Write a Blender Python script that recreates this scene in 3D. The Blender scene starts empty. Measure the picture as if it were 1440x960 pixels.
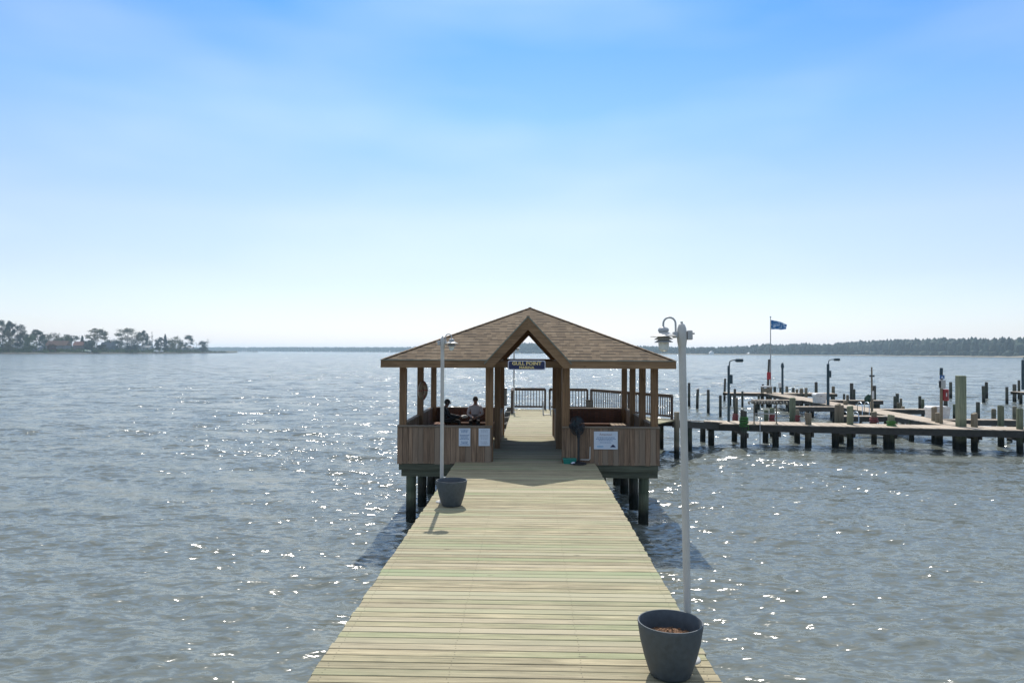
import bpy, bmesh, math, random
import numpy as np
from mathutils import Vector, Matrix, Euler, noise as mnoise

random.seed(7)
rng = np.random.default_rng(7)
S = bpy.context.scene
COL = S.collection
R = math.radians

# ------------------------------------------------------------------ camera
CAM_Z, DECK, DOCK = 4.55, 1.65, 1.10
cam_data = bpy.data.cameras.new('camera')
cam_data.sensor_width = 36.0
cam_data.lens = 25.0
cam_data.clip_start, cam_data.clip_end = 0.1, 30000
cam = bpy.data.objects.new('camera', cam_data)
COL.objects.link(cam)
ROT = (Matrix.Rotation(R(1.49), 3, 'Z') @ Matrix.Rotation(R(90 + 0.825), 3, 'X') @ Matrix.Rotation(0.0048, 3, 'Z'))
cam.matrix_world = Matrix.Translation((0, 0, CAM_Z)) @ ROT.to_4x4()
S.camera = cam

# ------------------------------------------------------------------ sky, sun, exposure
SUN_EL, SUN_AZ = R(53.0), R(-2.5)          # azimuth measured from +Y, clockwise
world = bpy.data.worlds.new('World'); S.world = world; world.use_nodes = True
wn, wl = world.node_tree.nodes, world.node_tree.links
wn.clear()
sky = wn.new('ShaderNodeTexSky'); sky.sky_type = 'NISHITA'; sky.sun_disc = False
sky.sun_elevation = SUN_EL; sky.sun_rotation = SUN_AZ
sky.air_density, sky.dust_density, sky.ozone_density = 1.0, 0.5, 2.0
bg = wn.new('ShaderNodeBackground'); bg.inputs['Strength'].default_value = 0.15
wo = wn.new('ShaderNodeOutputWorld')
# grades the clear-sky model by elevation, plus soft haze wisps and added overhead fill
tc = wn.new('ShaderNodeTexCoord'); sx = wn.new('ShaderNodeSeparateXYZ'); wl.new(tc.outputs['Generated'], sx.inputs[0])
gr = wn.new('ShaderNodeValToRGB'); wl.new(sx.outputs[2], gr.inputs[0]); el = gr.color_ramp.elements
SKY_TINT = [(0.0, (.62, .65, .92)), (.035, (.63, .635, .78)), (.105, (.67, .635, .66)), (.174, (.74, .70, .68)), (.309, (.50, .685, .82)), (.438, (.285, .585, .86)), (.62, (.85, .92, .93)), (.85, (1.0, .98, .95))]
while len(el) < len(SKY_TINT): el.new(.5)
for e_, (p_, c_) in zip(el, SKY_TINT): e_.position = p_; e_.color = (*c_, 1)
mu = wn.new('ShaderNodeMix'); mu.data_type = 'RGBA'; mu.blend_type = 'MULTIPLY'; mu.inputs[0].default_value = 1
wl.new(sky.outputs[0], mu.inputs[6]); wl.new(gr.outputs[0], mu.inputs[7])
mp = wn.new('ShaderNodeMapping'); wl.new(tc.outputs['Generated'], mp.inputs[0]); mp.inputs['Scale'].default_value = (1.6, 1.6, 5.5); mp.inputs['Rotation'].default_value = (.15, .22, 0)
wz = wn.new('ShaderNodeTexNoise'); wl.new(mp.outputs[0], wz.inputs[0]); wz.inputs['Scale'].default_value = 1.5; wz.inputs['Detail'].default_value = 3; wz.inputs['Roughness'].default_value = .45
wr = wn.new('ShaderNodeMapRange'); wl.new(wz.outputs[0], wr.inputs[0]); wr.inputs[1].default_value = .42; wr.inputs[2].default_value = .75; wr.inputs[4].default_value = .22
mw = wn.new('ShaderNodeMix'); mw.data_type = 'RGBA'; wh = wn.new('ShaderNodeMapRange'); wl.new(sx.outputs[2], wh.inputs[0]); wh.inputs[1].default_value = .45; wh.inputs[2].default_value = .75; wh.inputs[4].default_value = .50  # unseen sky overhead whitened to lift the fill and grey the water
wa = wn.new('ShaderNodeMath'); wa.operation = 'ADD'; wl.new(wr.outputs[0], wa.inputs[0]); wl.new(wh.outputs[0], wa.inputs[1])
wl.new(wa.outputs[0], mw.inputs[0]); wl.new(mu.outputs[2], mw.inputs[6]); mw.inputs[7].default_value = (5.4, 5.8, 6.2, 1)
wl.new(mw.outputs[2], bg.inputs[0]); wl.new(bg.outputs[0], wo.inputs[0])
sun_d = bpy.data.lights.new('sun', 'SUN'); sun_d.energy = 3.8; sun_d.angle = R(0.53); sun_d.color = (1.0, 0.95, 0.87)
sun = bpy.data.objects.new('sun', sun_d); COL.objects.link(sun)
sdir = Vector((math.sin(SUN_AZ) * math.cos(SUN_EL), math.cos(SUN_AZ) * math.cos(SUN_EL), math.sin(SUN_EL)))
sun.rotation_euler = sdir.to_track_quat('Z', 'Y').to_euler()
sun.location = (0, 60, 80)
S.view_settings.view_transform = 'Standard'; S.view_settings.look = 'None'
S.view_settings.exposure = 0.36; S.view_settings.gamma = 1.0
S.cycles.use_denoising = True
S.cycles.volume_bounces = 1; S.cycles.max_bounces = 8

# ------------------------------------------------------------------ helpers
def ray(px, py):
    return ROT @ Vector(((px - 720) / 1000, (480 - py) / 1000, -1))
def at(px, py, z):                      # where the sight line of a photo pixel meets height z
    d = ray(px, py); t = (z - CAM_Z) / d.z
    return Vector((d.x * t, d.y * t, z))
def atY(px, py, Y):                     # ... or the distance Y along the pier
    d = ray(px, py); t = Y / d.y
    return Vector((d.x * t, Y, CAM_Z + d.z * t))

class MB:
    def __init__(s):
        s.v, s.f, s.t, s.uv = [], [], [], []
    def add(s, vs, fs, tone=None, uvs=None):
        o = len(s.v); s.v += [tuple(p) for p in vs]
        if tone is None: tone = random.random()
        for i, f in enumerate(fs):
            s.f.append(tuple(o + k for k in f)); s.t.append(tone)
            s.uv += (uvs[i] if uvs else [(0, 0)] * len(f))
        return s
    def box(s, lo, hi, tone=None, bev=0.0, M=None):
        x0, y0, z0 = lo; x1, y1, z1 = hi
        if bev:
            b = min(bev, abs(x1 - x0) * .3, abs(y1 - y0) * .3, abs(z1 - z0) * .3)
            vs = []
            for z, i in ((z0, b), (z0 + b, 0), (z1 - b, 0), (z1, b)):
                vs += [(x0 + i, y0 + i, z), (x1 - i, y0 + i, z), (x1 - i, y1 - i, z), (x0 + i, y1 - i, z)]
            fs = [(3, 2, 1, 0), (12, 13, 14, 15)]
            for k in range(3):
                for j in range(4):
                    a = k * 4 + j; c = k * 4 + (j + 1) % 4
                    fs.append((a, c, c + 4, a + 4))
        else:
            vs = [(x0, y0, z0), (x1, y0, z0), (x1, y1, z0), (x0, y1, z0), (x0, y0, z1), (x1, y0, z1), (x1, y1, z1), (x0, y1, z1)]
            fs = [(3, 2, 1, 0), (4, 5, 6, 7), (0, 1, 5, 4), (1, 2, 6, 5), (2, 3, 7, 6), (3, 0, 4, 7)]
        if M is not None: vs = [M @ Vector(p) for p in vs]
        return s.add(vs, fs, tone)
    def beam(s, p, q, w, h, tone=None, up=(0, 0, 1), bev=0.0):   # bar from p to q, w sideways, h along up
        p, q = Vector(p), Vector(q); y = (q - p); L = y.length; y.normalize()
        x = y.cross(Vector(up)).normalized(); z = x.cross(y)
        M = Matrix((x, y, z)).transposed().to_4x4(); M.translation = p
        return s.box((-w / 2, 0, -h / 2), (w / 2, L, h / 2), tone, bev, M)
    def cyl(s, p, q, r0, r1=None, n=10, tone=None, caps=True):
        return s.tube([p, q], [r0, r0 if r1 is None else r1], n, tone, caps)
    def tube(s, pts, rad, n=8, tone=None, caps=True):
        pts = [Vector(p) for p in pts]; m = len(pts)
        if not hasattr(rad, '__len__'): rad = [rad] * m
        vs, fs = [], []
        pu = None
        for i, p in enumerate(pts):
            d = (pts[min(i + 1, m - 1)] - pts[max(i - 1, 0)]).normalized()
            u = pu if pu is not None else Vector((1, 0, 0)) if abs(d.x) < .9 else Vector((0, 1, 0))
            u = (u - d * u.dot(d)).normalized(); w = d.cross(u); pu = u
            for k in range(n):
                a = 2 * math.pi * k / n
                vs.append(p + (u * math.cos(a) + w * math.sin(a)) * rad[i])
        for i in range(m - 1):
            for k in range(n):
                a, b = i * n + k, i * n + (k + 1) % n
                fs.append((a, b, b + n, a + n))
        if caps: fs += [tuple(range(n - 1, -1, -1)), tuple((m - 1) * n + k for k in range(n))]
        return s.add(vs, fs, tone)
    def lathe(s, prof, c=(0, 0, 0), n=32, tone=None):
        vs, fs = [], []; c = Vector(c)
        for r, z in prof:
            for k in range(n):
                a = 2 * math.pi * k / n
                vs.append(c + Vector((r * math.cos(a), r * math.sin(a), z)))
        for i in range(len(prof) - 1):
            for k in range(n):
                a, b = i * n + k, i * n + (k + 1) % n
                fs.append((a, b, b + n, a + n))
        return s.add(vs, fs, tone)
    def torus(s, c, axis, Rr, r, n=24, m=8, tone=None):
        c = Vector(c); ax = Vector(axis).normalized()
        u = ax.orthogonal().normalized(); w = ax.cross(u)
        vs, fs = [], []
        for i in range(n):
            a = 2 * math.pi * i / n; d = u * math.cos(a) + w * math.sin(a)
            for j in range(m):
                b = 2 * math.pi * j / m
                vs.append(c + d * (Rr + r * math.cos(b)) + ax * r * math.sin(b))
        for i in range(n):
            for j in range(m):
                fs.append((i * m + j, ((i + 1) % n) * m + j, ((i + 1) % n) * m + (j + 1) % m, i * m + (j + 1) % m))
        return s.add(vs, fs, tone)
    def ball(s, c, r, n=10, m=6, tone=None, sc=(1, 1, 1), jit=0.0):
        c = Vector(c); vs, fs = [], []
        for i in range(m + 1):
            a = math.pi * i / m
            for k in range(n):
                b = 2 * math.pi * k / n; j = 1 + random.uniform(-jit, jit)
                vs.append(c + Vector((math.sin(a) * math.cos(b) * sc[0], math.sin(a) * math.sin(b) * sc[1], math.cos(a) * sc[2])) * r * j)
        for i in range(m):
            for k in range(n):
                a, b = i * n + k, i * n + (k + 1) % n
                fs.append((a, a + n, b + n, b))
        return s.add(vs, fs, tone)
    def prism(s, outline, d, tone=None):          # planar outline (3-D points) pushed along d
        n = len(outline); d = Vector(d); o = [Vector(p) for p in outline]
        vs = o + [p + d for p in o]
        fs = [tuple(range(n - 1, -1, -1)), tuple(range(n, 2 * n))]
        fs += [(i, (i + 1) % n, (i + 1) % n + n, i + n) for i in range(n)]
        return s.add(vs, fs, tone)
    def build(s, name, mat, parent=None, origin=None, smooth=False):
        me = bpy.data.meshes.new(name)
        off = Vector(parent.get('_o', (0, 0, 0))) if parent is not None else Vector(origin or (0, 0, 0))
        me.from_pydata([(p[0] - off.x, p[1] - off.y, p[2] - off.z) for p in s.v], [], s.f)
        a = me.attributes.new('tone', 'FLOAT', 'FACE'); a.data.foreach_set('value', s.t)
        uvl = me.uv_layers.new(name='UVMap'); uvl.data.foreach_set('uv', [c for p in s.uv for c in p])
        for m in (mat if isinstance(mat, (list, tuple)) else [mat]): me.materials.append(m)
        bm = bmesh.new(); bm.from_mesh(me); bmesh.ops.recalc_face_normals(bm, faces=bm.faces); bm.to_mesh(me); bm.free()
        if smooth:
            me.polygons.foreach_set('use_smooth', [True] * len(me.polygons))
            me.set_sharp_from_angle(angle=R(40))
        o = bpy.data.objects.new(name, me); COL.objects.link(o)
        if parent is not None: o.parent = parent; o['_o'] = tuple(off)
        else: o.location = off; o['_o'] = tuple(off)
        return o

def thing(name, loc, label, cat, group=None):
    o = bpy.data.objects.new(name, None); COL.objects.link(o)
    o.location = loc; o['_o'] = tuple(loc); o.empty_display_size = .2
    return tag(o, label, cat, group)
def tag(o, label, cat, group=None):
    o['label'] = label; o['category'] = cat
    if group: o['group'] = group
    return o
def kind(o, k):
    o['kind'] = k; return o
def copy_tree(o, parent=None):
    c = o.copy(); COL.objects.link(c)
    if parent is not None: c.parent = parent
    for ch in list(o.children): copy_tree(ch, c)
    return c

# ------------------------------------------------------------------ materials
class NT:
    def __init__(s, name):
        s.m = bpy.data.materials.new(name); s.m.use_nodes = True
        s.n, s.l = s.m.node_tree.nodes, s.m.node_tree.links
        s.p = s.n['Principled BSDF']
    def new(s, t, **kw):
        n = s.n.new('ShaderNode' + t)
        for k, v in kw.items(): setattr(n, k, v)
        return n
    def _in(s, sock, v):
        if v is None: return
        if hasattr(v, 'is_output'): s.l.new(v, sock)
        else:
            if hasattr(sock.default_value, '__len__') and hasattr(v, '__len__'):
                v = tuple(v) + (1,) * (len(sock.default_value) - len(v))
            sock.default_value = v
    def math(s, op, a, b=None, c=None, clamp=False):
        n = s.new('Math', operation=op, use_clamp=clamp)
        for i, v in enumerate((a, b, c)): s._in(n.inputs[i], v)
        return n.outputs[0]
    def vmath(s, op, a, b=None, scale=None):
        n = s.new('VectorMath', operation=op)
        s._in(n.inputs[0], a); s._in(n.inputs[1], b)
        if scale is not None: s._in(n.inputs['Scale'], scale)
        return n.outputs[0]
    def coord(s, which='Object', scale=(1, 1, 1), rot=(0, 0, 0), loc=(0, 0, 0)):
        if which == 'Position': v = s.new('NewGeometry').outputs['Position']
        else: v = s.new('TexCoord').outputs[which]
        mp = s.new('Mapping'); s.l.new(v, mp.inputs[0])
        mp.inputs['Scale'].default_value = scale; mp.inputs['Rotation'].default_value = rot; mp.inputs['Location'].default_value = loc
        return mp.outputs[0]
    def noise(s, vec, scale=5, detail=4, rough=.55, dist=0.0, out=0):
        n = s.new('TexNoise'); s.l.new(vec, n.inputs['Vector'])
        n.inputs['Scale'].default_value = scale; n.inputs['Detail'].default_value = detail
        n.inputs['Roughness'].default_value = rough; n.inputs['Distortion'].default_value = dist
        return n.outputs[out]
    def ramp(s, fac, stops):
        n = s.new('ValToRGB'); s._in(n.inputs[0], fac); e = n.color_ramp.elements
        while len(e) < len(stops): e.new(.5)
        for el, (p, c) in zip(e, stops):
            el.position = p; el.color = tuple(c) + (1,) if len(c) == 3 else c
        return n.outputs[0]
    def mix(s, fac, a, b, mode='MIX'):
        n = s.new('Mix', data_type='RGBA', blend_type=mode)
        s._in(n.inputs[0], fac); s._in(n.inputs[6], a); s._in(n.inputs[7], b)
        return n.outputs[2]
    def rng(s, v, a, b, c, d):
        n = s.new('MapRange'); s._in(n.inputs[0], v)
        for i, x in enumerate((a, b, c, d)): n.inputs[i + 1].default_value = x
        return n.outputs[0]
    def tone(s):
        return s.new('Attribute', attribute_name='tone').outputs['Fac']
    def bump(s, h, strength=.3, dist=.01):
        n = s.new('Bump'); s.l.new(h, n.inputs['Height'])
        n.inputs['Strength'].default_value = strength; n.inputs['Distance'].default_value = dist
        s.l.new(n.outputs[0], s.p.inputs['Normal'])
    def col(s, v): s._in(s.p.inputs['Base Color'], v)
    def set(s, **kw):
        for k, v in kw.items(): s._in(s.p.inputs[k.replace('_', ' ')], v)
        return s

def g(v): return (v, v, v)
def wood(name, c, axis='X', var=.35, rough=.8, green=None, grain=26, pale=None, wet=False, streak=.45):
    """weathered timber; grain runs along axis; each board keeps a tone of its own"""
    t = NT(name); k = {'X': (.06, 1, 1), 'Y': (1, .06, 1), 'Z': (1, 1, .06)}[axis]
    tn = t.tone()
    base = t.coord('Object', k)
    off = t.new('CombineXYZ')
    for i in range(3): t._in(off.inputs[i], t.math('MULTIPLY', tn, 37.0 + 11 * i))
    v = t.vmath('ADD', base, off.outputs[0])
    n1 = t.noise(v, grain, 6, .65, .3); n2 = t.noise(t.coord('Object'), 1.3, 3); n3 = t.noise(v, grain * 3.5, 3, .6)
    a = t.rng(tn, 0, 1, 1 - var, 1 + var)
    b = t.rng(n1, .3, .7, 1 - streak, 1 + streak * .8)
    cc = t.mix(1.0, c, t.math('MULTIPLY', a, b), 'MULTIPLY')
    cc = t.mix(t.rng(n2, .35, .7, 0, .35), cc, tuple(x * .62 for x in c))
    if pale: cc = t.mix(t.rng(t.math('FRACT', t.math('MULTIPLY', tn, 7.31)), .55, 1, 0, .8), cc, pale)
    if green:
        gn = t.noise(t.vmath('ADD', t.coord('Object', tuple(.25 if x < 1 else 1.4 for x in k)), off.outputs[0]), .9, 3)
        gf = t.math('MULTIPLY', t.rng(gn, .42, .68, 0, 1), t.rng(t.math('FRACT', t.math('MULTIPLY', tn, 3.7)), .2, 1, .1, .8), clamp=True)
        cc = t.mix(gf, cc, green)
    kn = t.new('TexVoronoi', feature='F1'); t.l.new(t.vmath('ADD', t.coord('Object', tuple(.35 if x < 1 else 1.0 for x in k)), off.outputs[0]), kn.inputs['Vector']); kn.inputs['Scale'].default_value = 3.2
    kf = t.rng(kn.outputs['Distance'], .03, .075, .75, 0)
    cc = t.mix(kf, cc, tuple(x * .3 for x in c))
    if wet:
        z = t.new('SeparateXYZ'); t.l.new(t.new('NewGeometry').outputs['Position'], z.inputs[0])
        zz = t.math('ADD', z.outputs[2], t.math('MULTIPLY', n2, -.5))
        cc = t.mix(t.rng(zz, .05, .55, 1, 0), cc, (.012, .016, .012))
        cc = t.mix(t.math('MULTIPLY', t.rng(zz, .35, .6, 0, .7), t.rng(zz, .6, 1.3, 1, 0)), cc, (.03, .05, .028))
    t.col(cc); t.set(Roughness=rough, Specular_IOR_Level=.25)
    t.bump(t.math('ADD', n1, t.math('MULTIPLY', n3, .4)), .35, .006)
    return t.m
def plain(name, c, rough=.5, metal=0.0, var=.15, scale=8, bump=0.0, spec=.5):
    t = NT(name); n = t.noise(t.coord('Object'), scale, 4)
    cc = t.mix(1.0, c, t.rng(n, .3, .7, 1 - var, 1 + var), 'MULTIPLY')
    t.col(cc); t.set(Roughness=t.rng(n, .3, .7, max(.02, rough - .1), min(1, rough + .1)), Metallic=metal, Specular_IOR_Level=spec)
    if bump: t.bump(t.noise(t.coord('Object'), scale * 6, 3), bump, .004)
    return t.m

M = {}
M['deck'] = wood('deck_timber', (.335, .286, .180), 'X', .17, .78, green=(.205, .27, .135), pale=(.395, .35, .245), streak=.6)
M['deckY'] = wood('dock_timber', (.42, .345, .265), 'Y', .22, .8, pale=(.55, .47, .38), streak=.3)
M['brownZ'] = wood('stained_post_timber', (.27, .155, .077), 'Z', .16, .7)
M['brownX'] = wood('stained_beam_timber', (.25, .150, .076), 'X', .16, .7)
M['brownY'] = wood('stained_side_timber', (.25, .145, .070), 'Y', .16, .7)
M['panel'] = wood('weathered_panel_timber', (.27, .175, .112), 'Z', .24, .82, pale=(.29, .225, .165), streak=.5)
M['bench'] = wood('red_brown_bench_timber', (.15, .065, .038), 'X', .25, .7)
M['cap'] = wood('grey_cap_timber', (.24, .19, .14), 'X', .2, .8)
M['green'] = wood('treated_green_timber', (.125, .128, .085), 'X', .25, .85)
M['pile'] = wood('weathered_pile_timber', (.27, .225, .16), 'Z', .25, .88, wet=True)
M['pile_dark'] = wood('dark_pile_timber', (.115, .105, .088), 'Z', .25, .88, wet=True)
M['pile_green'] = wood('greenish_pile_timber', (.21, .225, .145), 'Z', .25, .88, wet=True)
M['fascia'] = wood('dark_dock_fascia_timber', (.08, .074, .064), 'X', .3, .88)
M['rail'] = wood('brown_rail_timber', (.105, .075, .056), 'Z', .2, .8)
M['white'] = plain('white_painted_metal', (.50, .485, .445), .45, 0, .10, 3)
M['greymetal'] = plain('grey_painted_metal', (.42, .42, .41), .5, .1, .15, 5)
M['chrome'] = plain('stainless_steel', (.55, .57, .58), .28, 1, .1, 9)
M['charcoal'] = plain('charcoal_planter_plastic', (.062, .075, .085), .62, 0, .22, 20, .25)
M['soil'] = plain('bark_mulch', (.16, .085, .045), .95, 0, .7, 60, .8)
M['glass'] = NT('frosted_lamp_glass').set(Base_Color=(.75, .74, .66), Roughness=.25, Transmission_Weight=.35).m
M['navy'] = plain('navy_sign_paint', (.010, .016, .075), .45)
M['gold'] = plain('gold_sign_lettering', (.80, .62, .25), .5)
M['lilac'] = plain('pale_sign_border', (.62, .62, .70), .5)
M['paper'] = plain('white_notice_board', (.62, .67, .74), .55, 0, .04)
M['ink'] = plain('blue_grey_ink', (.12, .22, .38), .7)
M['ink_faint'] = plain('faint_grey_ink', (.42, .46, .52), .7)
M['ink_red'] = plain('faded_red_ink', (.30, .18, .17), .7)
M['black'] = plain('black_plastic', (.012, .014, .018), .45)
M['teal'] = plain('teal_plastic', (.012, .22, .17), .5)
M['red'] = plain('red_painted_metal', (.38, .03, .035), .5)
M['redhose'] = plain('red_rubber_hose', (.22, .035, .035), .55)
M['greenhose'] = plain('green_rubber_hose', (.035, .15, .015), .55)
M['bluepole'] = plain('dark_blue_green_paint', (.022, .052, .066), .55)
M['boxwhite'] = plain('white_fibreglass', (.62, .61, .58), .45)
M['rope'] = plain('weathered_rope', (.30, .27, .22), .95, 0, .3, 40)
M['buoy'] = plain('faded_life_ring', (.40, .30, .20), .75)
# ------------------------------------------------------------------ water
def water():
    rr = np.concatenate([np.linspace(.4, 6, 12), np.exp(np.arange(math.log(6.2), math.log(5200), .0056))])
    th = np.concatenate([np.arange(-46, 46, .2), np.arange(46, 314, 4.0)])
    th = np.radians(th)
    nr, nt = len(rr), len(th)
    r, a = np.meshgrid(rr, th, indexing='ij')
    X, Y = r * np.sin(a), r * np.cos(a)
    lat = np.gradient(th); lat = np.where(np.abs(lat) > .01, .07, .0035)
    sp = np.maximum(r * .0050, r * lat[None, :] * .8)
    H = np.zeros_like(X); DX = np.zeros_like(X); DY = np.zeros_like(X)
    n = 110
    lam = np.exp(rng.uniform(math.log(.16), math.log(3.6), n))
    main = math.radians(-118)                      # travel direction of the chop
    ang = main + rng.normal(0, math.radians(34), n) * np.where(lam < 1, 1.5, 1.0)
    sl = np.exp(-((np.log(lam) - math.log(.62)) / .75) ** 2) * rng.uniform(.5, 1.4, n)
    sl *= .096 * math.sqrt(2) / math.sqrt((sl ** 2).sum())
    m = 14                                         # a few longer, lower crests under the ripple
    lam = np.concatenate([lam, np.exp(rng.uniform(math.log(1.7), math.log(4.2), m))]); ang = np.concatenate([ang, main + rng.normal(0, R(17), m)])
    s2 = rng.uniform(.5, 1.3, m); sl = np.concatenate([sl, s2 * .058 * math.sqrt(2) / math.sqrt((s2 ** 2).sum())]); n += m
    ph = rng.uniform(0, 6.283, n)
    lost = np.zeros_like(X)
    for i in range(n):
        k = 2 * math.pi / lam[i]; kx, ky = math.cos(ang[i]), math.sin(ang[i])
        w = np.clip((lam[i] / sp - 2.2) / 2.5, 0, 1)
        lost += (1 - w * w) * sl[i] ** 2 * .5
        if not w.any(): continue
        A = sl[i] / k * w
        p = k * (kx * X + ky * Y) + ph[i]
        c, s_ = np.cos(p), np.sin(p)
        H += A * c; DX -= 2.1 * A * kx * s_; DY -= 2.1 * A * ky * s_
    co = np.stack([X + DX, Y + DY, H], -1).reshape(-1, 3).astype(np.float32)
    i, j = np.meshgrid(np.arange(nr - 1), np.arange(nt), indexing='ij')
    j2 = (j + 1) % nt
    q = np.stack([i * nt + j, (i + 1) * nt + j, (i + 1) * nt + j2, i * nt + j2], -1).reshape(-1, 4)[:, ::-1]
    q = q.astype(np.int32)
    me = bpy.data.meshes.new('water')
    me.vertices.add(len(co)); me.vertices.foreach_set('co', co.ravel())
    me.loops.add(q.size); me.loops.foreach_set('vertex_index', q.ravel())
    me.polygons.add(len(q)); me.polygons.foreach_set('loop_start', np.arange(0, q.size, 4, dtype=np.int32))
    me.update(calc_edges=True)
    me.polygons.foreach_set('use_smooth', np.ones(len(q), dtype=bool))
    if me.polygons[0].normal.z < 0: me.flip_normals()
    t = NT('water')
    pos = t.coord('Position', (1, 1, 0))
    rot = math.radians(-28)
    def layer(scale, sx, sy, detail):
        v = t.coord('Position', (sx, sy, 0), (0, 0, rot))
        return t.vmath('SUBTRACT', t.noise(v, scale, detail, .62, .15, 'Color'), (.5, .5, .5))
    l1 = layer(4.4, .55, 1.3, 3)
    l2 = layer(.55, .5, 1.3, 3)
    gust = t.rng(t.noise(t.coord('Position', (.35, 1, 0), (0, 0, R(-12))), .045, 4, .6), .35, .65, .75, 1.2)
    rip = t.new('Attribute', attribute_name='ripple').outputs['Fac']
    pert = t.vmath('ADD', t.vmath('SCALE', l1, scale=1.9), t.vmath('SCALE', l2, scale=t.math('MULTIPLY_ADD', rip, 17.0, .2)))
    pert = t.vmath('SCALE', t.vmath('MULTIPLY', pert, (1.0, 1.0, 0)), scale=gust)
    nrm = t.vmath('NORMALIZE', t.vmath('ADD', t.new('NewGeometry').outputs['Normal'], pert))
    t.set(Base_Color=(.128, .142, .126), Roughness=.14, IOR=1.33, Normal=nrm, Specular_IOR_Level=.5)
    at_ = me.attributes.new('ripple', 'FLOAT', 'POINT'); at_.data.foreach_set('value', np.sqrt(lost).astype(np.float32).ravel())
    me.materials.append(t.m)
    o = bpy.data.objects.new('water', me); COL.objects.link(o); kind(o, 'structure')
water()

# ------------------------------------------------------------------ air
hz = MB().box((-5400, -5400, -1.6), (5400, 5400, 42)).build('haze', [bpy.data.materials.new('haze')])
kind(hz, 'stuff')
hm = hz.data.materials[0]; hm.use_nodes = True; hm.node_tree.nodes.clear()
pv = hm.node_tree.nodes.new('ShaderNodeVolumePrincipled'); ho = hm.node_tree.nodes.new('ShaderNodeOutputMaterial')
pv.inputs['Color'].default_value = (.66, .85, 1.0, 1); pv.inputs['Density'].default_value = .00016; pv.inputs['Anisotropy'].default_value = .35
hm.node_tree.links.new(pv.outputs[0], ho.inputs['Volume'])

# ------------------------------------------------------------------ far shores
def leaf_mat(name, c, var=.45):
    t = NT(name); tn = t.tone()
    t.col(t.mix(1.0, c, t.rng(tn, 0, 1, 1 - var, 1 + var), 'MULTIPLY')); t.set(Roughness=.8, Specular_IOR_Level=.15)
    return t.m
LEAF = {'pine': leaf_mat('pine_needles', (.040, .066, .040)), 'dark': leaf_mat('dark_evergreen_leaves', (.018, .042, .034)),
        'olive': leaf_mat('olive_spring_leaves', (.125, .125, .065)), 'green': leaf_mat('fresh_green_leaves', (.06, .10, .035)),
        'light': leaf_mat('light_green_leaves', (.105, .13, .045)), 'bluegreen': leaf_mat('blue_green_leaves', (.045, .08, .066)),
        'rust': leaf_mat('rust_spring_leaves', (.11, .06, .038)), 'far': leaf_mat('far_forest_leaves', (.034, .050, .036), .55)}
M['bark'] = plain('bark', (.075, .06, .048), .9, 0, .3, 1.5)
M['bank'] = plain('dark_bank_soil', (.045, .042, .034), .95, 0, .5, .05)
M['lawn'] = plain('lawn_ground', (.05, .056, .030), .95, 0, .5, .03)
M['marsh'] = plain('marsh_grass_ground', (.23, .195, .13), .95, 0, .3, .02)

def ground_strip(name, pts, depth, h, mats, bank=4.0):
    """low land whose waterline follows pts"""
    mb = MB(); n = len(pts); vs = []
    for p in pts:
        d = Vector((p.x, p.y, 0)).normalized()
        for k, z in ((0, -.6), (bank, h), (bank + 30, h + 1.0), (depth, h + 2.2), (depth + 60, -1)):
            q = Vector((p.x, p.y, 0)) + d * k
            vs.append((q.x, q.y, z + (random.uniform(-.25, .25) if 0 < k < depth else 0)))
    for i in range(n - 1):
        for k in range(4):
            mb.add([vs[i * 5 + k], vs[i * 5 + 5 + k], vs[i * 5 + 6 + k], vs[i * 5 + 1 + k]], [(0, 1, 2, 3)])
    o = mb.build(name, mats[1]); o.data.materials.clear()
    for m in mats: o.data.materials.append(m)
    o.data.polygons.foreach_set('material_index', [0 if i % 4 == 0 else 1 for i in range(len(o.data.polygons))])
    return kind(o, 'structure')
def dirpt(px, Y):
    return atY(px, 494, Y)
def lerp_tab(tab, x):
    for (x0, y0), (x1, y1) in zip(tab, tab[1:]):
        if x <= x1: return y0 + (y1 - y0) * (x - x0) / (x1 - x0)
    return tab[-1][1]

LSH = [(-330, 520), (-150, 590), (0, 690), (60, 720), (100, 745), (200, 850), (250, 930), (290, 1050), (318, 1150), (334, 1260)]
pts = []
for i in range(60):
    px = -330 + (334 + 330) * i / 59
    pts.append(dirpt(px, lerp_tab(LSH, px) + random.uniform(-6, 6)))
ground_strip('shore', pts, 170, 1.3, [M['bank'], M['lawn']])
RSH = [(880, 1900), (960, 1620), (1080, 1500), (1200, 1400), (1330, 1150), (1440, 970), (1600, 800), (1800, 640)]
pts = [dirpt(px, lerp_tab(RSH, px) + random.uniform(-5, 5)) for px in np.linspace(880, 1800, 80)]
ground_strip('shore', pts, 260, .9, [M['marsh'], M['marsh']], 2.0)
FSH = [(250, 3300), (420, 3100), (560, 2900), (640, 2500), (700, 2050), (760, 1900), (900, 1850), (960, 1950)]
pts = [dirpt(px, lerp_tab(FSH, px)) for px in np.linspace(250, 960, 60)]
ground_strip('shore', pts, 320, .8, [M['marsh'], M['marsh']], 2.0)

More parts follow.
